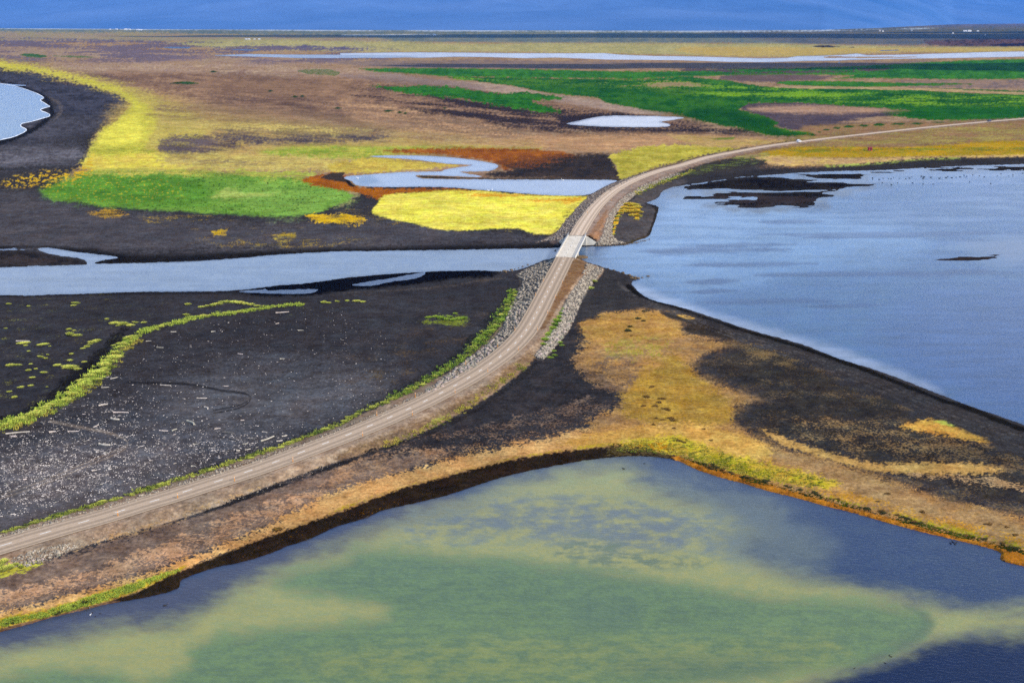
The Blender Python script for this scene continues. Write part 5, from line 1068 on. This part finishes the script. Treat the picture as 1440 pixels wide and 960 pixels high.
for u, v, w in ((36,486,6),(70,487,5),(64,504,6),(109,519,8),(90,518,5),(104,465,5),(126,484,6),(182,456,6),(166,458,6),(32,483,12),(60,485,11),(57,502,10),(100,517,16),(93,515,10),(97,463.5,8),(98,471,14),(108,472,10),(130,482,13),(136,479.5,10),(122,488,10),(116,490,6),(160,455.5,13),(172,456.5,14),(183,458,10),(190,453.5,9),(202,454,9),(262,443,11),(264,428.5,8),(106,427,10),(103,430,6),(14,514,10),(24,513.5,10),(43,512,6),(40,521,8),(50,519,6),(61,524,9),(45,531,8),(43,542.5,7),(28,545,7),(13,551,8),(20,559,9),(30,544,5),(80,514,8),(98,507,8),(118,509,6),(12,428,7),(40,431,6),(8,462,5),(40,494,5),(67,499,5),(160,486,6),(100,498,6),(174,484,6),(66,544,4),(150,449,6)):
    put(T_LIME, 'grass_tuft', u, v, w*1.05, 'isolated yellowish grass tuft on the bare black sand left of the dune row', 'grass tuft', 'scattered tufts on the sand left of the dune row', .8)
# grass along the foot of the road's left shoulder
ll = crom(LIME[:], 8, False); acc = 0; gap = 6
for i in range(1, len(ll)):
    acc += math.hypot(*(ll[i]-ll[i-1])); u, v = ll[i]
    if acc > gap and u > -20:
        gap = np.interp(v, [420, 520, 600, 760], [3.6, 4.4, 6, 7.5])*rr.uniform(.4, 2.0)
        acc = 0; w = np.interp(v, [411, 470, 520, 600, 760], [7, 9, 8, 8, 9])*rr.uniform(.45, 1.25)
        green = v < 560 and rr.random() < .65
        put(T_GREEN if green else T_LIME, 'grass_tuft', u+rr.uniform(-4, 1.5), v+rr.uniform(-4, .5), w, 'green grass tuft lining the foot of the left road shoulder', 'grass tuft', 'grass tufts lining the left road shoulder', .9)
for u, v, w in ((700,440,7),(712,424,8),(718,416,8),(716,436,10),(705,452,11),(698,460,11),(690,466,12),(682,470,10),(672,478,10),(715,410,7)):
    put(T_GREEN, 'grass_tuft', u, v, w, 'green grass tuft lining the foot of the left road shoulder', 'grass tuft', 'grass tufts lining the left road shoulder', .9)
for u, v, w in ((786,446,9),(783,452,10),(780,457,10),(777,462,11),(770,470,10),(766,478,10),(788,441,7),(764,484,8),(781,450,7)):
    put(T_GREEN, 'grass_tuft', u, v, w, 'bright green tuft between the road and the right hand riprap strip', 'grass tuft', 'tufts inside the right riprap strip')
put(T_LIME, 'grass_tuft', 834, 395.5, 11, 'lime tuft on the outer edge of the right riprap, nearer the bridge', 'grass tuft', None); put(T_LIME, 'grass_tuft', 828.5, 405.5, 11, 'lime tuft on the outer edge of the right riprap, second from the bridge', 'grass tuft', None)
for u, v, w in ((786,482,8),(790,486,7),(778,494,8),(780,500,7),(774,503,7),(770,487,6)):
    put(T_GREEN, 'grass_tuft', u, v, w, 'small green tuft at the outer foot of the right riprap where it ends', 'grass tuft', 'tufts at the foot of the riprap end')
for u, v, w in ((603,447,8),(612,446,9),(620,448,10),(628,450,11),(637,450.5,10),(645,449.5,10),(652,448,9),(640,441,6),(633,446,8)):
    put(T_GREEN, 'grass_tuft', u, v, w, 'olive green tuft in the small patch on black sand left of the road bend', 'grass tuft', 'tufts of the small olive patch')
for u, v, w in ((884,288,12),(891,289,12),(896,293,12),(888,294,13),(893,299,12),(884,299,12),(897,304,10),(889,304,10),(895,309,9),(880,293,11),(900,299,8),(878,297,9),(887,290,10)):
    put(T_GOLD, 'grass_tuft', u, v, w, 'golden orange bush in the bright clump on the sand spit beyond the bridge', 'bush', 'golden bushes on the sand spit', 1.1)
for u, v, w in ((872,300,8),(869,305,7),(866,311,7),(864,317,6),(863,323,6),(863,330,6),(873,294,7),(901,305,5)):
    put(T_LIME, 'grass_tuft', u, v, w, 'yellow green tuft along the outer foot of the riprap beside the golden bushes', 'grass tuft', 'tufts along the northern riprap foot')
for u, v, w in ((897,271,6),(905,269,6),(932,256,6),(941,253,7),(950,250,7),(962,246,6)):
    put(T_GREEN, 'grass_tuft', u, v, w, 'dark green bush on the lagoon side of the road north of the bridge', 'bush', 'green bushes beside the northern road', 1.0)
for u, v, w in ((5,790,16),(12,798,14),(22,794,12),(3,801,14),(30,797,9),(-4,794,14)):
    put(T_LIME, 'grass_tuft', u, v, w, 'yellow tuft at the left picture edge below the road', 'grass tuft', 'yellow tufts below the road at the left edge')
for u, v, w in ((906,438,7),(911,436.5,6),(897,448.5,9),(905,451.5,7),(886,459.5,8),(883,465.5,13)):
    put(SH_D, 'shrub', u, v, w, 'small dark shrub on the tan grass at the tip of the peninsula', 'shrub', 'dark shrubs at the peninsula tip')
for u, v, w in ((888,472,5),(917,544,9),(909,558,8),(905,571,9),(931,561,9),(927,566,8),(922,571,9),(936,575,10),(940,577,9),(923,588,7),(932,590,8),(943,588,9),(946,591,8),(948,602,7),(955,620,10),(962,622,7),(919,597,6),(1000,619,6),(990,603,5)):
    put(SH_R, 'shrub', u, v, w, 'low rusty shrub on the yellow grass in the middle of the peninsula', 'shrub', 'rusty shrubs on the peninsula', .8)
SHL = [(990,653),(1009,658),(1045,670),(1080,679),(1120,688),(1160,698),(1200,711),(1252,724),(1297,737),(1335,747),(1390,760),(1438,772)]
for k in range(44):
    t = rr.random()*(len(SHL)-1); i = int(t); u = SHL[i][0]+(SHL[i+1][0]-SHL[i][0])*(t-i); v = SHL[i][1]+(SHL[i+1][1]-SHL[i][1])*(t-i)
    put(SH_D if rr.random() < .65 else SH_R, 'shrub', u, v+rr.uniform(-3, 2), rr.uniform(5, 10), 'small dark bush on the bank along the right shore of the near pond', 'shrub', 'bushes along the right pond bank', .8)
for u, v, w in ((390,745,16),(1248,694,9),(1390,737,9),(1297,720,8),(1235,705,6),(1428,752,9),(1416,741,6)):
    put(SH_R, 'shrub', u, v, w, 'dark rusty shrub standing alone on the tan belt above the pond' if u != 390 else 'largest rusty shrub on the tan grass above the left bank of the pond', 'shrub', 'lone shrubs above the pond' if u != 390 else None, .9)
for u, v, w in ((10,877,9),(18,876,7),(78,862,10),(84,860,9),(103,852,8),(118,847,9),(125,845,10),(90,858,9),(131,842,8)):
    put(SH_D, 'shrub', u, v, w, 'dark green bush on the mossy left bank of the pond', 'shrub', 'bushes on the left pond bank', .9)

def grass_mass(name, spots, mat, label, seed):
    """spots (u, v, width px): many small blade fans -> ONE mesh"""
    r = np.random.RandomState(seed); VV, FF, b = [], [], 0
    for u, v, w in spots:
        p = G(u, v); R0 = w/2/ppm(u, v); n = 16
        q = np.sqrt(r.rand(n))*R0; a = r.rand(n)*6.283; x, y = q*np.cos(a), q*np.sin(a)*.9
        h = R0*r.uniform(.35, 1.0, n); wd = R0*r.uniform(.10, .2, n); t = r.rand(n)*3.14
        dx, dy = np.cos(t)*wd, np.sin(t)*wd; ox = x*.4 + R0*r.uniform(-.2, .5, n); oy = y*.4 + R0*r.uniform(-.3, .3, n)
        tri = np.stack([np.stack([x-dx, y-dy, 0*x-.03], -1), np.stack([x+dx, y+dy, 0*x-.03], -1), np.stack([x+ox+dx*.6, y+oy+dy*.6, h], -1), np.stack([x+ox-dx*.6, y+oy-dy*.6, h], -1)], 1).reshape(-1, 3)
        VV.append(tri + np.array([p.x, p.y, p.z])); FF.append(np.arange(n*4).reshape(n, 4)+b); b += n*4
    o = np_mesh(name, np.concatenate(VV), np.concatenate(FF), mat, smooth=False); tag(o, label, 'grass', kind='stuff'); return o
def along(pts, n, off, wd, seed, j=(0, 0)):
    c = crom(pts, 8, False); L = np.r_[0, np.cumsum(np.hypot(*np.diff(c, axis=0).T))]; r = np.random.RandomState(seed); out = []
    for t in r.rand(n)*L[-1]:
        u, v = np.interp(t, L, c[:, 0]), np.interp(t, L, c[:, 1]); g = float(fbm(np.array([u/9.]), np.array([v/7.]), 3, 9)[0])
        if g < -.25 + .1*r.randn(): continue
        k = r.normal(0, 1); sc = max(.35, 1+g)
        out.append((u + k*off(v)*.9 + j[0], v + r.normal(0, 1)*off(v)*.45 + j[1], wd(v)*r.uniform(.5, 1.3)*sc))
    return out
M['lime_mass'] = simple('lime_grass_blades', (0.46, 0.52, 0.07), 1.0, 0.3, 0.5, 0.0, c2=(0.22, 0.30, 0.04)); M['yellow_mass'] = simple('yellow_grass_blades', (0.60, 0.46, 0.08), 1.0, 0.3, 0.14, 0.0, c2=(0.14, 0.18, 0.02))
M['verge_mass'] = simple('verge_grass_blades', (0.42, 0.42, 0.07), 1.0, 0.3, 0.25, 0.0, c2=(0.12, 0.17, 0.03)); M['green_mass'] = simple('green_grass_blades', (0.30, 0.40, 0.05), 1.0, 0.3, 0.4, 0.0, c2=(0.08, 0.15, 0.02))
grass_mass('dune_grass', along([(-30,602)]+DUNE, 1150, lambda v: np.interp(v, [428, 450, 480, 520, 600], [1.5, 3, 4.5, 8.5, 7.5]), lambda v: np.interp(v, [430, 480, 600], [4, 5.5, 7]), 3), M['lime_mass'], 'ragged lime green grass filling the dune ridge between the tufts', 3)
grass_mass('dune_grass', along([(-30,606)]+DUNE[:20], 260, lambda v: 6, lambda v: 5, 4, (7, 3)), M['yellow_mass'], 'straw yellow grass on the right foot of the dune ridge', 4)
grass_mass('verge_grass', along([(a-1.5, b-2) for a, b in LIME], 1050, lambda v: np.interp(v, [410, 470, 520, 600, 760], [4, 5, 3.2, 2.6, 2.6]), lambda v: np.interp(v, [410, 520, 760], [4, 4.2, 5.0]), 5), M['verge_mass'], 'lime grass fringing the foot of the left road shoulder', 5)
grass_mass('verge_grass', along(LIME[-9:], 420, lambda v: 5, lambda v: 4.5, 6, (-3, -2)), M['green_mass'], 'deep green grass on the left road shoulder near the bridge', 6)
grass_mass('verge_grass', along([(540,628),(590,606),(630,588),(670,562),(705,538),(740,512)], 330, lambda v: 5, lambda v: 3.6, 7), M['yellow_mass'], 'sparse yellow grass on the right slope of the road', 7)
grass_mass('verge_grass', along([(893,274),(902,270),(912,264),(928,258),(945,252),(962,245),(978,239)], 170, lambda v: 2.4, lambda v: 3.2, 17), M['yellow_mass'], 'green and yellow grass on the lagoon side of the northern road', 17)
grass_mass('meadow_grass', [(u, v, 4.0) for u, v in in_poly([(855,634),(900,619),(955,614),(1030,641),(1095,657),(1175,676),(1160,688),(1100,678),(1040,666),(990,651),(940,640)], 430, 91)], M['yellow_mass'], 'yellow green grass on the head of the near pond', 8)
grass_mass('meadow_grass', [(u, v, 5.0) for u, v in in_poly([(0,872),(60,861),(130,838),(190,820),(250,800),(258,800),(190,830),(150,844),(80,864),(0,882)], 520, 92)], M['lime_mass'], 'mossy grass on the left bank of the near pond', 9)

# ------------------------------------------------------------------ driftwood and bleached debris on the black sand
def log_mesh(name, seed, mat):
    r = random.Random(seed); n, k = 7, 7; V_, F_ = [], []; bend = r.uniform(-.06, .06); tap = r.uniform(.45, .8)
    for i in range(n):
        t = i/(n-1); rad = (1-(1-tap)*t)*r.uniform(.9, 1.1)*(1.25 if i == 0 else 1)
        for j in range(k):
            a = 6.283*j/k; V_.append((t-.5, bend*math.sin(3.14*t) + math.cos(a)*rad*.05, math.sin(a)*rad*.05))
    for i in range(n-1):
        for j in range(k): F_.append((i*k+j, i*k+(j+1) % k, (i+1)*k+(j+1) % k, (i+1)*k+j))
    F_.append(tuple(range(k-1, -1, -1))); F_.append(tuple((n-1)*k+j for j in range(k)))
    b = len(V_)   # a broken branch stub
    t = r.uniform(-.2, .3); V_ += [(t, .03, .0), (t+.03, .03, .03), (t+.03, .03, -.02), (t+.07, .14, .03)]; F_ += [(b, b+1, b+3), (b+1, b+2, b+3), (b+2, b, b+3)]
    me = bpy.data.meshes.new(name); me.from_pydata(V_, [], F_); me.materials.append(mat); me.update(); return me
LOGS = [log_mesh('driftwood_log', k, M['wood']) for k in range(5)]; LOGD = [log_mesh('driftwood_log', 10+k, M['wood_dark']) for k in range(2)]
def put_log(u, v, lpx, ang, label, group, dark=False, thick=None):
    lpx *= .85; c, s = math.cos(R(ang))*lpx/2, math.sin(R(ang))*lpx/2
    a, b = G(u-c, v-s), G(u+c, v+s); d = b-a; L = d.length; mid = G(u, v)
    th = thick or random.uniform(.13, .24)
    o = bpy.data.objects.new('driftwood_log', random.choice(LOGD if dark else LOGS)); COL.objects.link(o)
    o.location = (mid.x, mid.y, (a.z+b.z)/2 + th*.7); o.rotation_euler = (0, 0, math.atan2(d.y, d.x)); k = th/.05; o.scale = (L, k, k)
    tag(o, label, 'driftwood', group)
solo = [(397,439.5,22,-4,'pale driftwood log near the upper end of the dune grass row'),(268,595,13,27,'stout white driftwood log lying alone at a slant on the dark sand'),(376,617,24,-22,'long white driftwood log close to the left road shoulder'),
        (147,626,18,3,'thick pale log beside the curved wheel track'),(25,609,40,-4,'longest pale driftwood pole at the left picture edge below the dune row'),(32,480,22,1,'white driftwood log lying against a tuft left of the dune row'),
        (162,590,13,6,'white forked stump below the dune row'),(170,580.5,25,0,'thin grey driftwood pole below the bend of the dune row')]
for u, v, l, a, lb in solo: put_log(u, v, l, a, lb, None, thick=.32 if l < 20 else .22)
for u, v, l, a in ((322,609,14,5),(328,618,13,14),(355,618,8,3),(60,596,5,40)): put_log(u, v, l, a, 'dark grey driftwood log among the pale debris left of the road', 'dark driftwood logs', True, .3)
for u, v, l, a in ((390,455,6,-10),(423,465,9,0),(338,498,8,3),(397,505,8,0),(233,542,18,3),(284,560,17,-2),(318,543,8,0),(145,570,15,-8),(135,599,10,-25),(148,545,13,0),(160,532,12,-12),(74,608,11,-5),(103,607,18,0),(20,614,8,2),(133,662,9,-5),(35,674,6,-10),(345,624,9,-4),(348,632,9,-12),(393,620,10,-8),(306,603,10,-6),(245,605,9,-22),(341,591,6,-5),(290,574,6,25),(272,656,7,4),(335,634,6,-5),(300,467,7,-3),(244,467,9,0),(209,480,9,0),(225,489,11,3),(275,625,8,4),(400,613,9,-10),(230,606,14,2),(372,608,8,6)):
    put_log(u, v, l, a, 'pale bleached driftwood log on the black sand between dune row and road', 'pale driftwood logs on the sand', thick=random.uniform(.14, .26))
SAND = [(0,615),(60,592),(110,560),(160,520),(200,485),(260,460),(400,437),(470,430),(560,480),(560,545),(470,590),(380,628),(280,660),(180,690),(60,726),(0,745)]
def dens(u, v):
    d = .06 + .95*math.exp(-((u-60)/110)**2-((v-670)/52)**2) + .55*math.exp(-((u-290)/90)**2-((v-628)/20)**2) + .22*math.exp(-((u-160)/90)**2-((v-585)/30)**2) + .25*math.exp(-((u-180)/120)**2-((v-650)/30)**2)
    n = float(fbm(np.array([u/14.]), np.array([v/7.]), 3, 5)[0]); d *= max(0.1, .6+1.6*n)
    if v > 752 - u*.285 - (8 if u > 120 else 20): d *= .12
    return min(1, d)
for u, v in in_poly(SAND, 55, 77, dens):
    put_log(u, v, rr.uniform(2.5, 5.5), rr.gauss(-2, 16), 'pale bleached driftwood log on the black sand between dune row and road', 'pale driftwood logs on the sand', thick=rr.uniform(.06, .11))
def debris():
    pts = in_poly(SAND, 8500, 78, dens); VV, FF, b = [], [], 0; r = np.random.RandomState(4)
    cube = np.array([(-1,-1,0),(1,-1,0),(1,1,0),(-1,1,0),(-.8,-.7,1),(.8,-.8,1),(.7,.8,1),(-.8,.7,1)], float); fc = np.array([(0,1,5,4),(1,2,6,5),(2,3,7,6),(3,0,4,7),(4,5,6,7)])
    for u, v in pts:
        p = G(u, v); s = .034+.088*r.rand()**2.6; e = 1+2.2*r.rand()**3; a = r.rand()*6.283 if r.rand() < .4 else r.normal(0, .5); c, sn = math.cos(a), math.sin(a)
        q = cube*np.array([s*e, s, s*.9])*(1+.3*r.uniform(-1, 1, (8, 3))); q = np.stack([q[:, 0]*c-q[:, 1]*sn+p.x, q[:, 0]*sn+q[:, 1]*c+p.y, q[:, 2]+p.z-.02], -1); VV.append(q); FF.append(fc+b); b += 8
    o = np_mesh('debris', np.concatenate(VV), np.concatenate(FF), M['debris'], smooth=False); tag(o, 'fine bleached driftwood chips and pebbles strewn over the black sand', 'debris', kind='stuff')
debris()

# ------------------------------------------------------------------ marker posts
def post(u, v, label, group):
    z = zroad(v)-.1; p = P(u, v, z); r = empty('marker_post', p); tag(r, label, 'marker post', group)
    mb = MB(); mb.hexa([(-.08,-.06,-.2),(.08,-.06,-.2),(.08,.06,-.2),(-.08,.06,-.2)], [(-.07,-.05,1.25),(.07,-.05,1.25),(.07,.05,1.35),(-.07,.05,1.35)]); mb.build('stake', M['post'], r)
    mb = MB(); mb.box(-.09, .09, -.075, .075, .95, 1.12); mb.build('reflector', M['post_band'], r); return r
proto = None
for i, (u, v) in enumerate(((764,396),(753,416),(724,465),(584,558),(700,488),(655,512),(530,585),(791,398),(781,419),(770,441),(756,465),(729,493),(686,523.5),(640,553),(580,584),(510,613.5),(412,650),(250,701),(330,677),(166,726),(860,283),(843,303),(888,264),(826,300),(848,274),(925,248),(965,236))):
    left = i < 7 or i in (23, 24)
    lb = ('slim yellow marker post on the left road edge' if left else 'slim yellow marker post on the right road edge') + (' south of the bridge' if v > 361 else ' north of the bridge')
    gp = ('left' if left else 'right') + (' marker posts south of the bridge' if v > 361 else ' marker posts north of the bridge')
    if proto is None: proto = post(u, v, lb, gp)
    else:
        z = zroad(v)-.1; c = dup(proto, P(u, v, z)); c['label'] = lb; c['group'] = gp

# ------------------------------------------------------------------ cars on the northern road
def car(u, v, u2, v2, paint_, label, hi=1.0, tall=False):
    a, b = P(u, v, zroad(v)), P(u2, v2, zroad(v2)); d = b-a
    r = empty('parked_car' if False else 'car', (a.x, a.y, a.z+.06), math.atan2(d.y, d.x)); tag(r, label, 'car')
    prof = [(-2.2,.35),(-2.25,.75),(-2.15,1.0),(-1.95,1.75 if tall else 1.45),(-1.6,1.95 if tall else 1.62),(.3,1.95 if tall else 1.62),(.95,1.15),(2.0,1.0),(2.25,.75),(2.2,.35)]
    mb = MB(); n = len(prof); w = .9
    def wd(z): return w if z < 1.05 else w*.82
    mb.add([(x, -wd(z), z) for x, z in prof]+[(x, wd(z), z) for x, z in prof], [tuple(range(n)), tuple(range(2*n-1, n-1, -1))]+[(i, n+i, n+(i+1) % n, (i+1) % n) for i in range(n)])
    body = mb.build('body', paint_, r)
    top = 1.78 if tall else 1.48
    for s in (-1, 1):
        mb = MB(); y0, y1 = s*.80, s*.72; q = [(-1.75,y0+s*.07,1.1),(.55,y0+s*.07,1.1),(.2,y1+s*.05,top),(-1.65,y1+s*.05,top)]
        mb.add(q+[(x, y-s*.08, z) for x, y, z in q], [(0,1,2,3),(7,6,5,4),(0,4,5,1),(1,5,6,2),(2,6,7,3),(3,7,4,0)]); mb.build('side_window', M['glass'], r)
    mb = MB(); mb.hexa([(.97,-.68,1.17),(1.0,-.68,1.17),(1.0,.68,1.17),(.97,.68,1.17)], [(.36,-.62,top+.08),(.4,-.62,top+.08),(.4,.62,top+.08),(.36,.62,top+.08)]); mb.build('windscreen', M['glass'], r)
    for s in (-1, 1):
        mb = MB(); mb.box(2.14, 2.26, s*.62-.18, s*.62+.18, .72, .88); mb.build('headlight', M['lamp'], r)
        for x in (-1.4, 1.4):
            mb = MB(); mb.lathe([(.24,-.12),(.33,-.10),(.34,0),(.33,.10),(.24,.12)], 14, (x, s*.82, .34), 'y'); wh = mb.build('wheel', M['tyre'], r)
            mb = MB(); mb.lathe([(.20,-.02),(.18,.02)], 10, (x, s*.95, .34), 'y'); mb.build('rim', M['rim'], wh)
    return r
car(1123.5, 200.2, 1127, 199.6, M['car_white'], 'white car on the distant road just above the golden field', tall=True).scale = (1.25, 1.15, 1.2)
car(1391, 171.2, 1388, 171.5, M['car_dark'], 'dark car on the distant road near the right picture edge').scale = (1.2, 1.2, 1.2)

# ------------------------------------------------------------------ red hut and far white farm buildings
def house(name, u, v, w, dpt, h, wall, roof, label, cat, group=None, rz=0.0, windows=3, dk=None):
    p = G(u, v); r = empty(name, p, rz); tag(r, label, cat, group)
    mb = MB(); mb.box(-w/2, w/2, -dpt/2, dpt/2, -.5, h); wl_ = mb.build('wall', wall, r)
    rh = dpt*.36; o_ = .3; mb = MB()
    V_ = [(-w/2-o_,-dpt/2-o_,h+.003),(w/2+o_,-dpt/2-o_,h+.003),(w/2+o_,dpt/2+o_,h+.003),(-w/2-o_,dpt/2+o_,h+.003),(-w/2-o_,0,h+rh),(w/2+o_,0,h+rh)]
    mb.add(V_, [(3,2,1,0),(0,1,5,4),(2,3,4,5),(1,2,5),(3,0,4)]); mb.build('roof', roof, r)
    mb = MB(); mb.box(-w*.08-.45, -w*.08+.45, -dpt/2-.06, -dpt/2+.02, 0, min(2.1, h*.8)); mb.build('door', dk or M['door_dark'], r)
    for k in range(windows):
        x = -w*.36 + k*w*.72/max(windows-1, 1)
        if abs(x+w*.08) < .9: continue
        mb = MB(); mb.box(x-.5, x+.5, -dpt/2-.05, -dpt/2+.02, h*.4, h*.75); mb.build('window', M['glass'], r)
    return r
house('hut', 1223.3, 212.0, 3.0, 2.4, 2.2, M['red_wall'], M['red_dark'], 'small red hut standing alone on the golden grass beyond the lagoon', 'hut', None, R(8), 2)
FH = 'tiny white farmhouse, '
def farm(u, v, wpx, hpx, label, group=None, roof=None):
    k = ppm(u, v); w = wpx/k; h = hpx/k; return house('farmhouse', u, v, w, w*.55, h*.7, M['house_white'], roof or M['house_roof'], label, 'farmhouse', group, random.uniform(-.2, .2), 4)
farm(155, 42.2, 2.2, 1.3, FH+'leftmost of the row under the hills at left'); farm(164, 42.2, 3, 1.3, FH+'second from the left under the hills at left')
farm(177, 42.6, 4, 1.7, FH+'larger of the pair in the middle of the left row'); farm(182, 42.6, 2.5, 2.0, FH+'narrower of the pair in the middle of the left row'); farm(194, 42.9, 4, 1.2, FH+'second from the right end of the left row'); farm(198.5, 43, 3, 1.3, FH+'right end of the left row')
for u, w in ((346, 3), (350, 3.5), (358, 2.5), (364.5, 3)): farm(u, 56.0, w, 1.2, 'tiny white building in the small cluster on the tan flats left of centre', 'cluster of white buildings on the tan flats')
farm(611, 50, 4, 1.6, FH+'alone left of centre above the yellow strip'); farm(1180, 89, 1.8, 1.8, 'tiny white hut on the near shore of the far lake')
farm(1237.5, 44.4, 2, 1.8, 'white farmhouse with a rusty roof, left of a pair under the right hills', None, M['house_roof_red']); farm(1241.5, 45, 2.4, 1.4, 'white farmhouse with a pale roof, right of a pair under the right hills')
farm(1282, 43.7, 2, 1, FH+'small one between the pair and the long white barns'); farm(1357, 45, 5, 1.6, FH+'left one of the long barns near the right edge'); farm(1363, 45, 5, 2.0, FH+'middle and tallest of the long barns near the right edge'); farm(1375, 44.6, 3, 1.2, FH+'right one beside the long barns near the right edge')
farm(1340, 47.6, 2.5, 1, FH+'low one left of the long barns'); farm(1385, 50, 2, .9, FH+'lowest and nearest one below the long barns')
for u in (1264, 1268.5, 1275): farm(u, 35.0, 1.8, 1.2, 'tiny white building at the very foot of the right hills', 'white buildings at the foot of the right hills')

# ------------------------------------------------------------------ water birds
def bird(name, mat, neck):
    bm = bmesh.new(); bmesh.ops.create_uvsphere(bm, u_segments=12, v_segments=8, radius=1)
    for v in bm.verts:
        x, y, z = v.co; k = 1-.35*max(0, x)**2; v.co = (x*.5, y*.22*k, z*.17 + .08 + .10*max(0, -x)**3)
    def blob(c, r, sx=1):
        s = bmesh.ops.create_uvsphere(bm, u_segments=8, v_segments=6, radius=r)['verts']
        for v in s: v.co = Vector((v.co.x*sx, v.co.y, v.co.z)) + Vector(c)
    n = 6
    for i in range(n): t = i/(n-1); blob((.40+.10*t+.05*math.sin(3.14*t), 0, .12+neck*t), .075-.02*t)
    blob((.56, 0, .14+neck), .085, 1.3)
    me = bpy.data.meshes.new(name); bm.to_mesh(me); bm.free(); me.materials.append(mat); me.polygons.foreach_set('use_smooth', [True]*len(me.polygons))
    mb = MB(); mb.add([(.64,-.03,.12+neck),(.64,.03,.12+neck),(.64,0,.17+neck),(.78,0,.13+neck)], [(0,1,2),(0,3,1),(1,3,2),(2,3,0)])
    b2 = bpy.data.meshes.new('beak'); b2.from_pydata(mb.v, [], mb.f); b2.materials.append(M['beak']); return me, b2
DUCK, SWAN = bird('duck', M['bird_dark'], .16), bird('swan', M['bird_white'], .5)
def put_bird(kind, u, v, L, label, group=None):
    me, bk = kind; nm = 'duck' if kind is DUCK else 'swan'; o = bpy.data.objects.new(nm, me); COL.objects.link(o); p = P(u, v, 0)
    o.location = p; o.rotation_euler = (0, 0, random.random()*6.28); o.scale = (L, L, L); tag(o, label, nm, group)
    b = bpy.data.objects.new('beak', bk); COL.objects.link(b); b.parent = o
put_bird(DUCK, 877, 659, .8, 'dark duck on the near pond below the head of the bay'); put_bird(DUCK, 906, 651.5, .5, 'smaller dark duck close to the head of the bay of the near pond')
put_bird(DUCK, 232, 851, .8, 'dark duck swimming off the left bank of the near pond')
for u, v in ((1340,762),(1337,764),(1345,762.5),(1343,765)): put_bird(DUCK, u, v, .75, 'dark duck in the small group off the right shore of the near pond', 'ducks off the right shore')
for u, v in ((1251,921),(1245,932),(1202,939),(1253,923)): put_bird(DUCK, u, v, .45, 'small dark duck on the shallows near the bottom right of the pond', 'ducks on the bottom right shallows')
for u, v in ((130,861),(127,864),(134,866),(141,862),(121,858),(125,855)): put_bird(SWAN if u in (127, 125) else DUCK, u, v, .4, 'pale stone, modelled as a small swan, at the left bank of the near pond' if u in (127, 125) else 'dark duck beside the pale stones at the left bank of the near pond', 'birds at the left pond bank' if u not in (127, 125) else 'pale stones at the left pond bank')  # white pair: swan meshes standing for pale stones
for u, v in ((687,268.3),(692,267.6),(791.5,251.9+1.5),(503,225)): put_bird(SWAN, u, v if u != 503 else 251, 1.7, 'white swan on the winding pool beyond the bridge', 'swans on the winding pool')
put_bird(SWAN, 1172.5, 301, .9, 'white swan alone in the middle of the lagoon'); put_bird(SWAN, 1068, 310, .7, 'white swan on the lagoon nearer the bridge')
for k in range(46):
    u = rr.uniform(1225, 1440); v = 251.5 + rr.uniform(-1.5, 2.5) - (u-1225)*.03 + (rr.random() < .25)*rr.uniform(4, 11)
    put_bird(DUCK, u, v, rr.uniform(.9, 1.5), 'dark duck in the flock strung out over the far side of the lagoon', 'flock of ducks on the lagoon')
